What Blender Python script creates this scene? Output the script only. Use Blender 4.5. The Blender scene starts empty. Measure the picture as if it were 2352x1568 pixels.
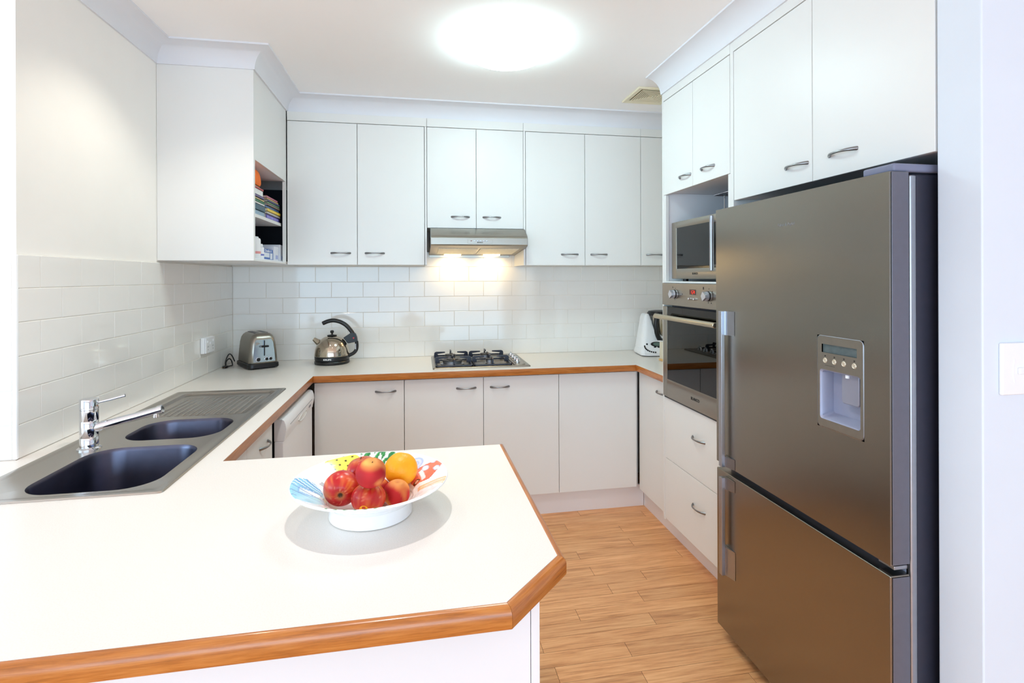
import bpy, bmesh, math, random
from mathutils import Vector, Matrix
random.seed(7)
sc = bpy.context.scene
COL = sc.collection
PI = math.pi

# ------------------------------------------------------------------ camera, world, lights, exposure
cam_d = bpy.data.cameras.new('camera')
cam = bpy.data.objects.new('camera', cam_d); COL.objects.link(cam)
cam.location = (1.1727, -3.5879, 1.4356)
cam.rotation_mode = 'QUATERNION'
cam.rotation_quaternion = (Matrix.Rotation(-0.1768, 4, 'Z') @ Matrix.Rotation(PI/2, 4, 'X') @ Matrix.Rotation(-0.0035, 4, 'Z')).to_quaternion()
cam_d.sensor_fit = 'HORIZONTAL'; cam_d.sensor_width = 36.0
cam_d.lens = 1195.76 / 2352 * 36.0
cam_d.shift_y = -(784 - 636.38) / 2352
cam_d.clip_start = 0.05
sc.camera = cam

w = bpy.data.worlds.new('daylight'); sc.world = w; w.use_nodes = True
wb = w.node_tree.nodes['Background']; wb.inputs[0].default_value = (0.72, 0.86, 1.0, 1); wb.inputs[1].default_value = 1.3

def area(name, loc, rot, sx, sy, power, color):
    d = bpy.data.lights.new(name, 'AREA'); d.shape = 'RECTANGLE'; d.size = sx; d.size_y = sy
    d.energy = power; d.color = color
    o = bpy.data.objects.new(name, d); COL.objects.link(o); o.location = loc; o.rotation_euler = rot
    return o
# daylight entering by the glazed doors behind the camera and the side window of the living room
area('daylight_rear', (0.6, -7.35, 1.15), (PI/2, 0, 0), 4.6, 2.1, 68, (0.48, 0.76, 1.0))
area('daylight_side', (-3.85, -4.6, 1.35), (PI/2, 0, -PI/2), 3.6, 1.7, 66, (0.48, 0.78, 1.0))

sc.view_settings.view_transform = 'Standard'
sc.view_settings.look = 'None'
sc.view_settings.gamma = 1.0
sc.view_settings.use_curve_mapping = False
sc.view_settings.exposure = 0.72
sc.cycles.use_denoising = True
sc.cycles.max_bounces = 20; sc.cycles.diffuse_bounces = 18; sc.cycles.glossy_bounces = 5
sc.cycles.transparent_max_bounces = 10
sc.cycles.caustics_reflective = False; sc.cycles.caustics_refractive = False
sc.cycles.sample_clamp_indirect = 10.0
sc.cycles.blur_glossy = 0.5

# ------------------------------------------------------------------ materials
MATS = {}
def srgb(h):
    if isinstance(h, str):
        v = [int(h[i:i+2], 16)/255 for i in (0, 2, 4)]
    else:
        v = [x/255 for x in h]
    return tuple(x/12.92 if x <= .04045 else ((x+.055)/1.055)**2.4 for x in v) + (1,)
def mat(name, col, rough=.5, metal=0., spec=.5, noise=0., nscale=30., bump=0., bscale=200., stretch=None, coat=0., aniso=0., alpha=None):
    if name in MATS: return MATS[name]
    m = bpy.data.materials.new(name); m.use_nodes = True; MATS[name] = m
    nt = m.node_tree; N = nt.nodes; L = nt.links
    p = N['Principled BSDF']
    c = srgb(col) if not (isinstance(col, tuple) and len(col) == 4) else col
    p.inputs['Base Color'].default_value = c
    p.inputs['Roughness'].default_value = rough; p.inputs['Metallic'].default_value = metal
    p.inputs['Specular IOR Level'].default_value = spec
    if coat: p.inputs['Coat Weight'].default_value = coat; p.inputs['Coat Roughness'].default_value = .05
    if aniso: p.inputs['Anisotropic'].default_value = aniso
    tc = N.new('ShaderNodeTexCoord'); mp = N.new('ShaderNodeMapping'); L.new(tc.outputs['Object'], mp.inputs[0])
    if stretch: mp.inputs['Scale'].default_value = stretch
    if noise:
        n = N.new('ShaderNodeTexNoise'); n.inputs['Scale'].default_value = nscale; n.inputs['Detail'].default_value = 4
        L.new(mp.outputs[0], n.inputs[0])
        r = N.new('ShaderNodeMapRange'); r.inputs[1].default_value = .3; r.inputs[2].default_value = .7
        r.inputs[3].default_value = 1-noise; r.inputs[4].default_value = 1+noise
        L.new(n.outputs[0], r.inputs[0])
        mx = N.new('ShaderNodeMix'); mx.data_type = 'RGBA'; mx.blend_type = 'MULTIPLY'; mx.inputs[0].default_value = 1
        mx.inputs[6].default_value = c; L.new(r.outputs[0], mx.inputs[7]); L.new(mx.outputs[2], p.inputs['Base Color'])
    if bump:
        n = N.new('ShaderNodeTexNoise'); n.inputs['Scale'].default_value = bscale; L.new(mp.outputs[0], n.inputs[0])
        b = N.new('ShaderNodeBump'); b.inputs['Strength'].default_value = bump; b.inputs['Distance'].default_value = .001
        L.new(n.outputs[0], b.inputs['Height']); L.new(b.outputs[0], p.inputs['Normal'])
    return m
def emit(name, col, strength):
    if name in MATS: return MATS[name]
    m = bpy.data.materials.new(name); m.use_nodes = True; MATS[name] = m
    nt = m.node_tree; nt.nodes.clear()
    e = nt.nodes.new('ShaderNodeEmission'); o = nt.nodes.new('ShaderNodeOutputMaterial')
    e.inputs[0].default_value = srgb(col); e.inputs[1].default_value = strength
    nt.links.new(e.outputs[0], o.inputs[0]); return m
def dark_glass(name, tint, refl=.10):
    m = bpy.data.materials.new(name); m.use_nodes = True; MATS[name] = m
    nt = m.node_tree; nt.nodes.clear(); N = nt.nodes; L = nt.links
    o = N.new('ShaderNodeOutputMaterial'); t = N.new('ShaderNodeBsdfTransparent'); g = N.new('ShaderNodeBsdfGlossy')
    t.inputs[0].default_value = tint; g.inputs['Roughness'].default_value = .015; g.inputs[0].default_value = (1, 1, 1, 1)
    f = N.new('ShaderNodeFresnel'); f.inputs[0].default_value = 1.55
    ad = N.new('ShaderNodeMath'); ad.inputs[1].default_value = refl; L.new(f.outputs[0], ad.inputs[0]); ad.use_clamp = True
    mx = N.new('ShaderNodeMixShader'); L.new(ad.outputs[0], mx.inputs[0]); L.new(t.outputs[0], mx.inputs[1]); L.new(g.outputs[0], mx.inputs[2])
    L.new(mx.outputs[0], o.inputs[0]); return m
def wood(name, c1, c2, c3, rough, axis, scale=1., coat=0.):
    m = bpy.data.materials.new(name); m.use_nodes = True; MATS[name] = m
    nt = m.node_tree; N = nt.nodes; L = nt.links; p = N['Principled BSDF']
    p.inputs['Roughness'].default_value = rough
    if coat: p.inputs['Coat Weight'].default_value = coat; p.inputs['Coat Roughness'].default_value = .12
    tc = N.new('ShaderNodeTexCoord'); oi = N.new('ShaderNodeObjectInfo')
    mul = N.new('ShaderNodeVectorMath'); mul.operation = 'SCALE'; mul.inputs[3].default_value = 37.
    cmb = N.new('ShaderNodeCombineXYZ'); L.new(oi.outputs['Random'], cmb.inputs[0]); L.new(oi.outputs['Random'], cmb.inputs[1]); L.new(oi.outputs['Random'], cmb.inputs[2])
    L.new(cmb.outputs[0], mul.inputs[0])
    mp = N.new('ShaderNodeMapping'); s = [34*scale]*3; s[axis] = 2.0*scale; mp.inputs['Scale'].default_value = s
    L.new(tc.outputs['Object'], mp.inputs[0])
    ad = N.new('ShaderNodeVectorMath'); L.new(mp.outputs[0], ad.inputs[0]); L.new(mul.outputs[0], ad.inputs[1])
    n1 = N.new('ShaderNodeTexNoise'); n1.inputs['Scale'].default_value = 1.0; n1.inputs['Detail'].default_value = 6; n1.inputs['Distortion'].default_value = 1.6
    L.new(ad.outputs[0], n1.inputs[0])
    n2 = N.new('ShaderNodeTexNoise'); n2.inputs['Scale'].default_value = 4.5; n2.inputs['Detail'].default_value = 5; n2.inputs['Roughness'].default_value = .7
    L.new(ad.outputs[0], n2.inputs[0])
    mixf = N.new('ShaderNodeMath'); mixf.operation = 'MULTIPLY_ADD'; mixf.inputs[1].default_value = .45; L.new(n2.outputs[0], mixf.inputs[0])
    m2 = N.new('ShaderNodeMath'); m2.operation = 'MULTIPLY'; m2.inputs[1].default_value = .6; L.new(n1.outputs[0], m2.inputs[0]); L.new(m2.outputs[0], mixf.inputs[2])
    r = N.new('ShaderNodeValToRGB'); e = r.color_ramp.elements
    e[0].position = .36; e[0].color = srgb(c1); e[1].position = .66; e[1].color = srgb(c3)
    k = e.new(.5); k.color = srgb(c2); L.new(mixf.outputs[0], r.inputs[0])
    hv = N.new('ShaderNodeHueSaturation'); L.new(r.outputs[0], hv.inputs['Color'])
    mr = N.new('ShaderNodeMapRange'); mr.inputs[3].default_value = .92; mr.inputs[4].default_value = 1.07; L.new(oi.outputs['Random'], mr.inputs[0]); L.new(mr.outputs[0], hv.inputs['Value'])
    L.new(hv.outputs[0], p.inputs['Base Color']); return m
def vcol(name, rough=.3, spec=.5, coat=0., bump=0., bscale=300., sub=0.):
    if name in MATS: return MATS[name]
    m = mat(name, (255, 255, 255), rough, 0, spec, bump=bump, bscale=bscale, coat=coat)
    nt = m.node_tree; a = nt.nodes.new('ShaderNodeAttribute'); a.attribute_name = 'Col'
    nt.links.new(a.outputs['Color'], nt.nodes['Principled BSDF'].inputs['Base Color']); return m

WALL = mat('wall_paint', (242, 240, 236), .75, noise=.01, nscale=6, bump=.05, bscale=350)
WALLB = mat('wall_paint_daylight_tint', (220, 228, 238), .75, noise=.01, nscale=6, bump=.05, bscale=350)  # wall paint with the bluish cast of daylight mixed into its colour
CEIL = mat('ceiling_paint', (249, 249, 250), .85, noise=.01, nscale=5)
CORN = mat('cornice_paint', (226, 228, 234), .6, noise=.008, nscale=5)
TILE = mat('white_glazed_tile', (236, 234, 230), .07, spec=.55, noise=.012, nscale=8, bump=.06, bscale=14)
GROUT = mat('grout', (226, 220, 210), .9, noise=.03, nscale=60)
LAM = mat('white_melamine', (230, 230, 228), .38, spec=.4, noise=.006, nscale=5, bump=.03, bscale=500)
LAMI = mat('melamine_interior', (236, 238, 242), .5, noise=.01, nscale=5)
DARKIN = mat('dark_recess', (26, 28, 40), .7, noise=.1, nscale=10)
BENCH = mat('speckled_bench_laminate', (226, 222, 216), .28, spec=.45, noise=.06, nscale=420, bump=.04, bscale=600)
STEEL = mat('brushed_steel', (158, 152, 142), .30, 1., noise=.04, nscale=40, stretch=(1, 1, 40), aniso=.5)
STEELF = mat('fridge_brushed_steel', (150, 144, 134), .27, 1., noise=.03, nscale=30, stretch=(40, 1, 30), aniso=.6)
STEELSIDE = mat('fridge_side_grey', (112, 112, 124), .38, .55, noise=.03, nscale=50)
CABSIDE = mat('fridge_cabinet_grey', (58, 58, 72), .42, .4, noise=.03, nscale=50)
ALU = mat('satin_aluminium', (176, 178, 186), .32, 1., noise=.03, nscale=60)
BASIN = mat('basin_steel_shaded', (92, 92, 108), .30, 1., noise=.06, nscale=30, bump=.02, bscale=60)  # sink steel darkened, the bowls' dark bluish reflections put into the colour
SINK = mat('sink_steel', (182, 176, 168), .26, 1., noise=.02, nscale=30, stretch=(1, 25, 1), bump=.01, bscale=60)
CHROME = mat('chrome', (225, 227, 232), .05, 1., noise=.01, nscale=10)
NICKEL = mat('satin_nickel', (150, 150, 152), .32, 1., noise=.04, nscale=80)
BLACK = mat('black_plastic', (16, 16, 19), .35, noise=.1, nscale=40)
NAVY = mat('cast_iron_enamel', (22, 24, 42), .33, noise=.1, nscale=60)
WHITEP = mat('white_plastic', (240, 241, 244), .3, noise=.008, nscale=20)
RUBBER = mat('grey_gasket', (150, 156, 175), .6, noise=.03, nscale=40)
CREAM = mat('cream_plastic', (224, 214, 190), .5, noise=.02, nscale=20)
GLASSD = dark_glass('oven_glass', (.03, .03, .034, 1), -.02)
GLASSM = dark_glass('microwave_glass', (.02, .02, .025, 1), -.015)
CERAM = mat('white_ceramic', (246, 247, 248), .12, spec=.5, noise=.005, nscale=10, coat=.3)
FLOORW = wood('oak_laminate', (186, 126, 78), (220, 158, 106), (238, 184, 130), .34, 0)
EDGEX = wood('timber_edging_x', (146, 82, 28), (182, 108, 42), (202, 130, 62), .30, 0, 2.2, .3)
EDGEY = wood('timber_edging_y', (146, 82, 28), (182, 108, 42), (202, 130, 62), .30, 1, 2.2, .3)

# ------------------------------------------------------------------ mesh helpers
def add_box(bm, x0, x1, y0, y1, z0, z1, bev=0., seg=2):
    vs = [bm.verts.new((x, y, z)) for x in (x0, x1) for y in (y0, y1) for z in (z0, z1)]
    fs = [bm.faces.new([vs[i] for i in q]) for q in ((0, 1, 3, 2), (4, 6, 7, 5), (0, 4, 5, 1), (2, 3, 7, 6), (0, 2, 6, 4), (1, 5, 7, 3))]
    if bev:
        es = list({e for f in fs for e in f.edges})
        bmesh.ops.bevel(bm, geom=es, offset=bev, segments=seg, profile=.5, affect='EDGES')
        WN.add(id(bm))
WN = set()
def bx(*a, **k):
    bm = bmesh.new(); add_box(bm, *a, **k); return bm
def loft(bm, loops, closed=True, cap0=True, cap1=True):
    rings = [[bm.verts.new(p) for p in l] for l in loops]
    n = len(rings[0])
    for a, b in zip(rings, rings[1:]):
        for i in range(n if closed else n-1):
            j = (i+1) % n
            try: bm.faces.new((a[i], a[j], b[j], b[i]))
            except ValueError: pass
    if closed and cap0: bm.faces.new(rings[0][::-1])
    if closed and cap1: bm.faces.new(rings[-1])
    return rings
def add_lathe(bm, prof, c=(0, 0, 0), n=32, axis=(0, 0, 1)):
    q = Vector((0, 0, 1)).rotation_difference(Vector(axis).normalized())
    c = Vector(c); rings = []
    for r, z in prof:
        if r < 1e-6: rings.append([bm.verts.new(c + q @ Vector((0, 0, z)))])
        else: rings.append([bm.verts.new(c + q @ Vector((r*math.cos(2*PI*i/n), r*math.sin(2*PI*i/n), z))) for i in range(n)])
    for a, b in zip(rings, rings[1:]):
        for i in range(n):
            j = (i+1) % n
            if len(a) == 1 and len(b) == 1: continue
            if len(a) == 1: bm.faces.new((a[0], b[j], b[i]))
            elif len(b) == 1: bm.faces.new((a[i], a[j], b[0]))
            else: bm.faces.new((a[i], a[j], b[j], b[i]))
    if len(rings[0]) > 1: bm.faces.new(rings[0][::-1])
    if len(rings[-1]) > 1: bm.faces.new(rings[-1])
def lathe(prof, c=(0, 0, 0), n=32, axis=(0, 0, 1)):
    bm = bmesh.new(); add_lathe(bm, prof, c, n, axis); return bm
def add_cyl(bm, c, r, h, axis=(0, 0, 1), n=24, bev=.0):
    p = [(r, 0), (r, h)] if not bev else [(r-bev, 0), (r, bev), (r, h-bev), (r-bev, h)]
    add_lathe(bm, p, c, n, axis)
def cyl(*a, **k):
    bm = bmesh.new(); add_cyl(bm, *a, **k); return bm
def add_tube(bm, pts, rad, n=10, flat=None):
    """sweep of a round (or flat=(ru, rv) elliptical) section along pts"""
    P = [Vector(p) for p in pts]; m = len(P)
    if not isinstance(rad, (list, tuple)): rad = [rad]*m
    T = [(P[min(i+1, m-1)]-P[max(i-1, 0)]).normalized() for i in range(m)]
    up = Vector((0, 0, 1)) if abs(T[0].z) < .9 else Vector((1, 0, 0))
    u = (up - T[0]*up.dot(T[0])).normalized(); loops = []
    for i in range(m):
        u = (u - T[i]*u.dot(T[i])).normalized(); v = T[i].cross(u)
        fu, fv = flat if flat else (1, 1)
        loops.append([P[i] + u*(rad[i]*fu*math.cos(2*PI*k/n)) + v*(rad[i]*fv*math.sin(2*PI*k/n)) for k in range(n)])
    loft(bm, loops)
def tube(*a, **k):
    bm = bmesh.new(); add_tube(bm, *a, **k); return bm
def rrect(cx, cy, hx, hy, r, z, n=6):
    out = []
    for sx, sy, a0 in ((1, 1, 0), (-1, 1, 90), (-1, -1, 180), (1, -1, 270)):
        for i in range(n+1):
            a = math.radians(a0 + 90*i/n)
            out.append((cx+sx*(hx-r)+r*math.cos(a), cy+sy*(hy-r)+r*math.sin(a), z))
    return out
def prism(bm, poly, d0, d1, plane='xz'):
    """extrude a 2-D outline along the remaining axis"""
    def P(a, b, c): return {'xz': (a, c, b), 'yz': (c, a, b), 'xy': (a, b, c)}[plane]
    loft(bm, [[P(a, b, d0) for a, b in poly], [P(a, b, d1) for a, b in poly]])
def spline(pts, k=8):
    P = [Vector(p) for p in pts]; out = []
    for i in range(len(P)-1):
        p0, p1, p2, p3 = P[max(i-1, 0)], P[i], P[i+1], P[min(i+2, len(P)-1)]
        for t in range(k):
            s = t/k
            out.append(.5*((2*p1)+(p2-p0)*s+(2*p0-5*p1+4*p2-p3)*s*s+(3*p1-p0-3*p2+p3)*s**3))
    out.append(P[-1]); return out

# ------------------------------------------------------------------ object helpers
def woff(o):
    v = Vector((0, 0, 0))
    while o: v += o.location; o = o.parent
    return v
def obj(name, bm, m, parent=None, smooth=True, angle=35, local=False, loc=None):
    """bm is in world coordinates (or local=True); it is stored relative to its parent thing"""
    me = bpy.data.meshes.new(name); wn = id(bm) in WN; WN.discard(id(bm))
    bmesh.ops.recalc_face_normals(bm, faces=bm.faces)
    if not local:
        base = woff(parent) if parent else Vector(loc or (0, 0, 0))
        bmesh.ops.translate(bm, verts=bm.verts, vec=-base)
    bm.to_mesh(me); bm.free()
    for x in (m if isinstance(m, (list, tuple)) else [m]): me.materials.append(x)
    if smooth:
        me.polygons.foreach_set('use_smooth', [True]*len(me.polygons))
        try: me.set_sharp_from_angle(angle=math.radians(angle))
        except Exception: pass
    o = bpy.data.objects.new(name, me); COL.objects.link(o)
    if wn and smooth:
        md = o.modifiers.new('face_weighted', 'WEIGHTED_NORMAL'); md.keep_sharp = False
    if parent: o.parent = parent
    elif loc: o.location = loc
    return o
def thing(name, label, cat, loc=(0, 0, 0), group=None, rotz=0.):
    o = bpy.data.objects.new(name, None); COL.objects.link(o); o.location = loc; o.empty_display_size = .05
    o.rotation_euler = (0, 0, rotz); o['label'] = label; o['category'] = cat
    if group: o['group'] = group
    return o
def tag(o, label, cat, group=None):
    o['label'] = label; o['category'] = cat
    if group: o['group'] = group
    return o
def struct(name, bm, m, parent=None, **k):
    o = obj(name, bm, m, parent, **k)
    if not parent: o['kind'] = 'structure'
    return o
def inst(src, name, parent, loc, rot=(0, 0, 0), scale=None):
    o = bpy.data.objects.new(name, src); COL.objects.link(o); o.parent = parent
    o.location = Vector(loc) - woff(parent); o.rotation_euler = rot
    if scale: o.scale = scale
    return o
def text(body, size, parent, loc, rot, m, name='lettering', align='CENTER', sx=1., ext=.0004, bold=0.):
    c = bpy.data.curves.new(name, 'FONT'); c.body = body; c.size = size; c.align_x = align; c.align_y = 'CENTER'
    c.extrude = ext; c.offset = bold; c.resolution_u = 3
    f = bpy.data.objects.new(name, c); me = bpy.data.meshes.new_from_object(f); bpy.data.objects.remove(f); bpy.data.curves.remove(c)
    me.materials.clear(); me.materials.append(m); o = bpy.data.objects.new(name, me); COL.objects.link(o)
    o.parent = parent; o.location = Vector(loc) - woff(parent); o.rotation_euler = rot; o.scale = (sx, 1, 1)
    return o
def colour(me, fn):
    """bake a colour (the thing's own colour) per vertex into attribute Col"""
    a = me.color_attributes.new('Col', 'FLOAT_COLOR', 'POINT')
    for i, v in enumerate(me.vertices): a.data[i].color = fn(v.co)
ROT_NY = (PI/2, 0, 0)            # text that faces -Y
ROT_NX = (PI/2, 0, -PI/2)        # text that faces -X
ROT_PX = (PI/2, 0, PI/2)         # text that faces +X

# ------------------------------------------------------------------ room shell
CZ = 2.51
struct('wall_back', bx(-.2, 3.2, .009, .15, 0, CZ), WALL)
struct('wall_left', bx(-.15, -.009, -1.80, .009, 0, CZ), WALL)
struct('wall_left_return', bx(-4.0, -.15, -1.80, -1.68, 0, CZ), WALLB)
struct('wall_right', bx(3.07, 3.2, -2.475, .009, 0, CZ), WALL)
struct('wall_right_nib', bx(2.47, 5.0, -2.583, -2.475, 0, CZ, bev=.004), WALLB)
struct('ceiling', bx(-4.1, 5.1, -7.6, .15, CZ, CZ+.1), CEIL)
struct('wall_far_right', bx(5.0, 5.1, -7.6, -2.475, 0, CZ), WALLB)
bm = bmesh.new()                                        # living room walls behind the camera, with window openings
add_box(bm, -4.1, -1.7, -7.6, -7.5, 0, CZ); add_box(bm, 2.9, 5.1, -7.6, -7.5, 0, CZ); add_box(bm, -1.7, 2.9, -7.6, -7.5, 2.2, CZ)
struct('wall_rear', bm, WALLB)
bm = bmesh.new()
add_box(bm, -4.1, -4.0, -7.6, -6.4, 0, CZ); add_box(bm, -4.1, -4.0, -2.8, -1.68, 0, CZ)
add_box(bm, -4.1, -4.0, -6.4, -2.8, 0, .5); add_box(bm, -4.1, -4.0, -6.4, -2.8, 2.2, CZ)
struct('wall_far_left', bm, WALLB)
FL = struct('floor', bx(-4.1, 5.1, -7.6, .15, -.1, -.0025), FLOORW, smooth=False)

obj('underlay', bx(.55, 3.0, -2.65, -.42, -.0024, -.0016), mat('underlay_brown', (92, 58, 34), .8, noise=.1, nscale=30), FL, smooth=False)
# floor boards: each an object of its own
PITCH = .0765
joints = [(2.0, -.69), (2.303, -.755), (2.30, -.91), (1.977, -1.0), (2.0, -1.15), (2.233, -1.215), (2.034, -1.30), (2.15, -1.375),
          (1.833, -1.455), (2.135, -1.52), (1.638, -1.61), (1.963, -1.68), (1.66, -1.76), (1.965, -1.835), (2.343, -1.90), (2.125, -.545)]
def board_mesh(length):
    return bx(0, length, -PITCH+.0006, -.0006, -.0015, 0, bev=.0007, seg=1)
bmesh_cache = {}
for r in range(-2, 27):
    y1 = -.58 - PITCH*r
    xs = [x for x, y in joints if 0 <= (y1-y)/PITCH < 1]
    x = xs[0] if xs else random.uniform(1.7, 2.5)
    cuts = [x]
    while cuts[0] > 1.35: cuts.insert(0, cuts[0]-random.choice((.75, .9, 1.05)))
    while cuts[-1] < 2.62: cuts.append(cuts[-1]+random.choice((.75, .9, 1.05)))
    for a, b in zip(cuts, cuts[1:]):
        ln = round(b-a, 2)
        if ln not in bmesh_cache:
            o = obj('board', board_mesh(ln-.0012), FLOORW, FL, local=True, smooth=False); bmesh_cache[ln] = o.data
            o.location = (a, y1, 0)
        else: inst(bmesh_cache[ln], 'board', FL, (a, y1, 0))

# ------------------------------------------------------------------ wall tiles
TP, TR = .2015, .1015
Z0 = .9
def tile_mesh(lx):
    bm = bx(-lx/2, lx/2, 0, .0075, -TR/2+.00075, TR/2-.00075, bev=.0018, seg=2)
    return obj('tile', bm, TILE, None, local=True, smooth=False)
protos = {}
def tile(parent, lx, c, rotz):
    key = round(lx, 3)
    if key not in protos:
        o = tile_mesh(lx); protos[key] = o.data; o.parent = parent
    else:
        o = bpy.data.objects.new('tile', protos[key]); COL.objects.link(o); o.parent = parent
    j = .0035
    o.location = Vector(c) - woff(parent)
    o.rotation_euler = (random.uniform(-j, j), 0, rotz + random.uniform(-j, j)*.7)
GAP = .0015
def grout(name, bm): return obj(name, bm, GROUT, None)
WB = bpy.data.objects['wall_back']; WL = bpy.data.objects['wall_left']; WR = bpy.data.objects['wall_left_return']
obj('grout', bx(-.009, 3.07, .0016, .009, Z0-.03, Z0+TR*7-.006), GROUT, WB)
for row in range(7):
    z = Z0 + TR*(row+.5)
    if row % 2 == 0: spans = [(k*TP, (k+1)*TP) for k in range(15)]
    else: spans = [(0, TP/2)] + [(TP/2+k*TP, TP/2+(k+1)*TP) for k in range(15)]
    for a, b in spans:
        b = min(b, 3.06)
        if row == 6 and not (1.15 < (a+b)/2 < 1.95): continue      # only the strip behind the hood reaches the seventh row
        if b-a > .02: tile(WB, b-a-GAP, ((a+b)/2, 0, z), 0)
obj('grout', bx(-.009, -.0016, -1.80, .0, Z0-.03, Z0+TR*6), GROUT, WL)
for row in range(6):
    z = Z0 + TR*(row+.5)
    if row % 2 == 0: spans = [(k*TP, (k+1)*TP) for k in range(9)]
    else: spans = [(0, TP/2)] + [(TP/2+k*TP, TP/2+(k+1)*TP) for k in range(8)] + [(TP*8.5, TP*9)]
    for a, b in spans: tile(WL, b-a-GAP, (0, -(a+b)/2, z), PI/2)
obj('grout', bx(-.83, -.004, -1.8135, -1.80, Z0-.03, Z0+TR*6), GROUT, WR)
for row in range(6):
    z = Z0 + TR*(row+.5)
    for k in range(4): tile(WR, TP-GAP, (-.012-TP*(k+.5)+(TP/2 if row % 2 else 0)*0, -1.815, z), 0)
struct('trim_tile_corner', bx(-.0125, .0005, -1.8155, -1.803, Z0, Z0+TR*6, bev=.004, seg=3), CERAM)

# ------------------------------------------------------------------ cornices (trim) with cove profile
def cove_profile():
    p = [(0, 0), (.092, 0), (.092, -.008)]
    for i in range(1, 12):
        t = math.radians(90 + 90*i/12); p.append((.092+.084*math.cos(t), -.092+.084*math.sin(t)))
    p += [(.008, -.092), (0, -.092)]
    return p
def cornice(name, pts, m0=None, m1=None):
    """pts: wall line in plan, room on the left side of travel; profile swept with mitres"""
    P = [Vector((x, y)) for x, y in pts]; prof = cove_profile(); loops = []
    dirs = [(b-a).normalized() for a, b in zip(P, P[1:])]
    nor = [Vector((-d.y, d.x)) for d in dirs]
    for i in range(len(P)):
        if i == 0: m = nor[0]
        elif i == len(P)-1: m = nor[-1]
        else: m = (nor[i-1]+nor[i])/(1+nor[i-1].dot(nor[i]))
        loops.append([(P[i].x+m.x*o, P[i].y+m.y*o, CZ+z) for o, z in prof])
    bm = bmesh.new(); loft(bm, loops); return struct(name, bm, CORN, angle=40)
cornice('trim_1', [(3.068, -.322), (.406, -.322), (.406, -.955), (-.009, -.955), (-.009, -1.80), (-2.5, -1.80)])
cornice('trim_2', [(2.47, -2.475), (2.47, -.957)])

# ------------------------------------------------------------------ handles
def handle_mesh(L=.114, proj=.027):
    pts = []; rad = []
    for i in range(17):
        t = -1+2*i/16
        pts.append((L/2*t, -proj*(1-abs(t)**2.6)+.004, 0)); rad.append(.0034+.0034*abs(t)**1.5)
    o = obj('handle', tube(pts, rad, n=10, flat=(1.0, .72)), NICKEL, None, local=True, angle=60)
    return o
HP = handle_mesh(); HM = HP.data
bpy.data.objects.remove(HP)
def handle_y(door, x, y, z): return inst(HM, 'handle', door, (x, y, z), (0, 0, 0))
def handle_x(door, x, y, z): return inst(HM, 'handle', door, (x, y, z), (0, 0, -PI/2))   # projects to -X
def handle_px(door, x, y, z): return inst(HM, 'handle', door, (x, y, z), (0, 0, PI/2))   # projects to +X

# ------------------------------------------------------------------ wall cabinets, back run
G = .0016
def back_upper(label, x0, x1, zb, doors, panels=(), carc=None):
    t = thing('wall_cabinet', label, 'cabinet', ((x0+x1)/2, -.17, zb))
    c0, c1 = carc or (x0, x1)
    obj('carcass', bx(c0+.001, c1-.001, -.318, -.002, zb+.002, 2.418), LAM, t)
    obj('filler_strip', bx(x0+.0008, x1-.0008, -.338, -.319, 2.366, 2.4175, bev=.001), LAM, t)
    for a, b, hx in doors:
        d = obj('door', bx(a+G, b-G, -.338, -.3195, zb, 2.362, bev=.0015), LAM, t)
        handle_y(d, hx, -.338, zb+.070)
    for a, b, z in panels:
        obj('end_panel', bx(a, b, -.338, -.003, z, 2.365, bev=.001), LAM, t)
    return t
back_upper('white double-door wall cabinet between the bookshelf unit and the range hood', .409, 1.2225, 1.5135,
           [(.409, .808, .712), (.808, 1.208, .91)], [(1.2095, 1.2215, 1.5135)], carc=(.409, 1.209))
back_upper('short white double-door wall cabinet directly above the range hood', 1.2225, 1.829, 1.742,
           [(1.2225, 1.5275, 1.428), (1.5275, 1.829, 1.626)])
back_upper('white double-door wall cabinet right of the range hood', 1.829, 2.6235, 1.5115,
           [(1.843, 2.2375, 2.134), (2.2375, 2.6235, 2.332)], [(1.8295, 1.8415, 1.5115)], carc=(1.843, 2.6235))
back_upper('narrow-looking white corner wall cabinet disappearing behind the oven tower', 2.6235, 3.068, 1.5115,
           [(2.6235, 3.0, 2.718)])

# ------------------------------------------------------------------ corner wall cabinet with open bookshelf
t = thing('bookshelf_cabinet', 'white corner wall cabinet with open side bookshelf, on the left wall', 'cabinet', (.2, -.62, 1.518))
obj('end_panel', bx(-.008, .406, -.955, -.937, 1.518, 2.42, bev=.001), LAM, t)
obj('face_frame', (lambda bm: (add_box(bm, .389, .4055, -.9365, -.34, 2.0, 2.42), add_box(bm, .389, .4055, -.9365, -.932, 1.526, 1.9995), add_box(bm, .389, .4055, -.3585, -.34, 1.526, 1.9995), add_box(bm, .389, .4055, -.9365, -.34, 1.518, 1.5255), bm)[-1])(bmesh.new()), LAM, t, smooth=False)
obj('bottom_panel', bx(-.007, .388, -.936, -.003, 1.5185, 1.534), LAMI, t)
obj('top_panel', bx(-.007, .388, -.936, -.34, 2.003, 2.02), LAMI, t)
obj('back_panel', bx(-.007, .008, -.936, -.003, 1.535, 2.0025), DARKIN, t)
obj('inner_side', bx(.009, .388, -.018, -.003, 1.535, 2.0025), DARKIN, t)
obj('shelf', bx(.009, .378, -.936, -.34, 1.738, 1.756, bev=.002), LAM, t)

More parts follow.
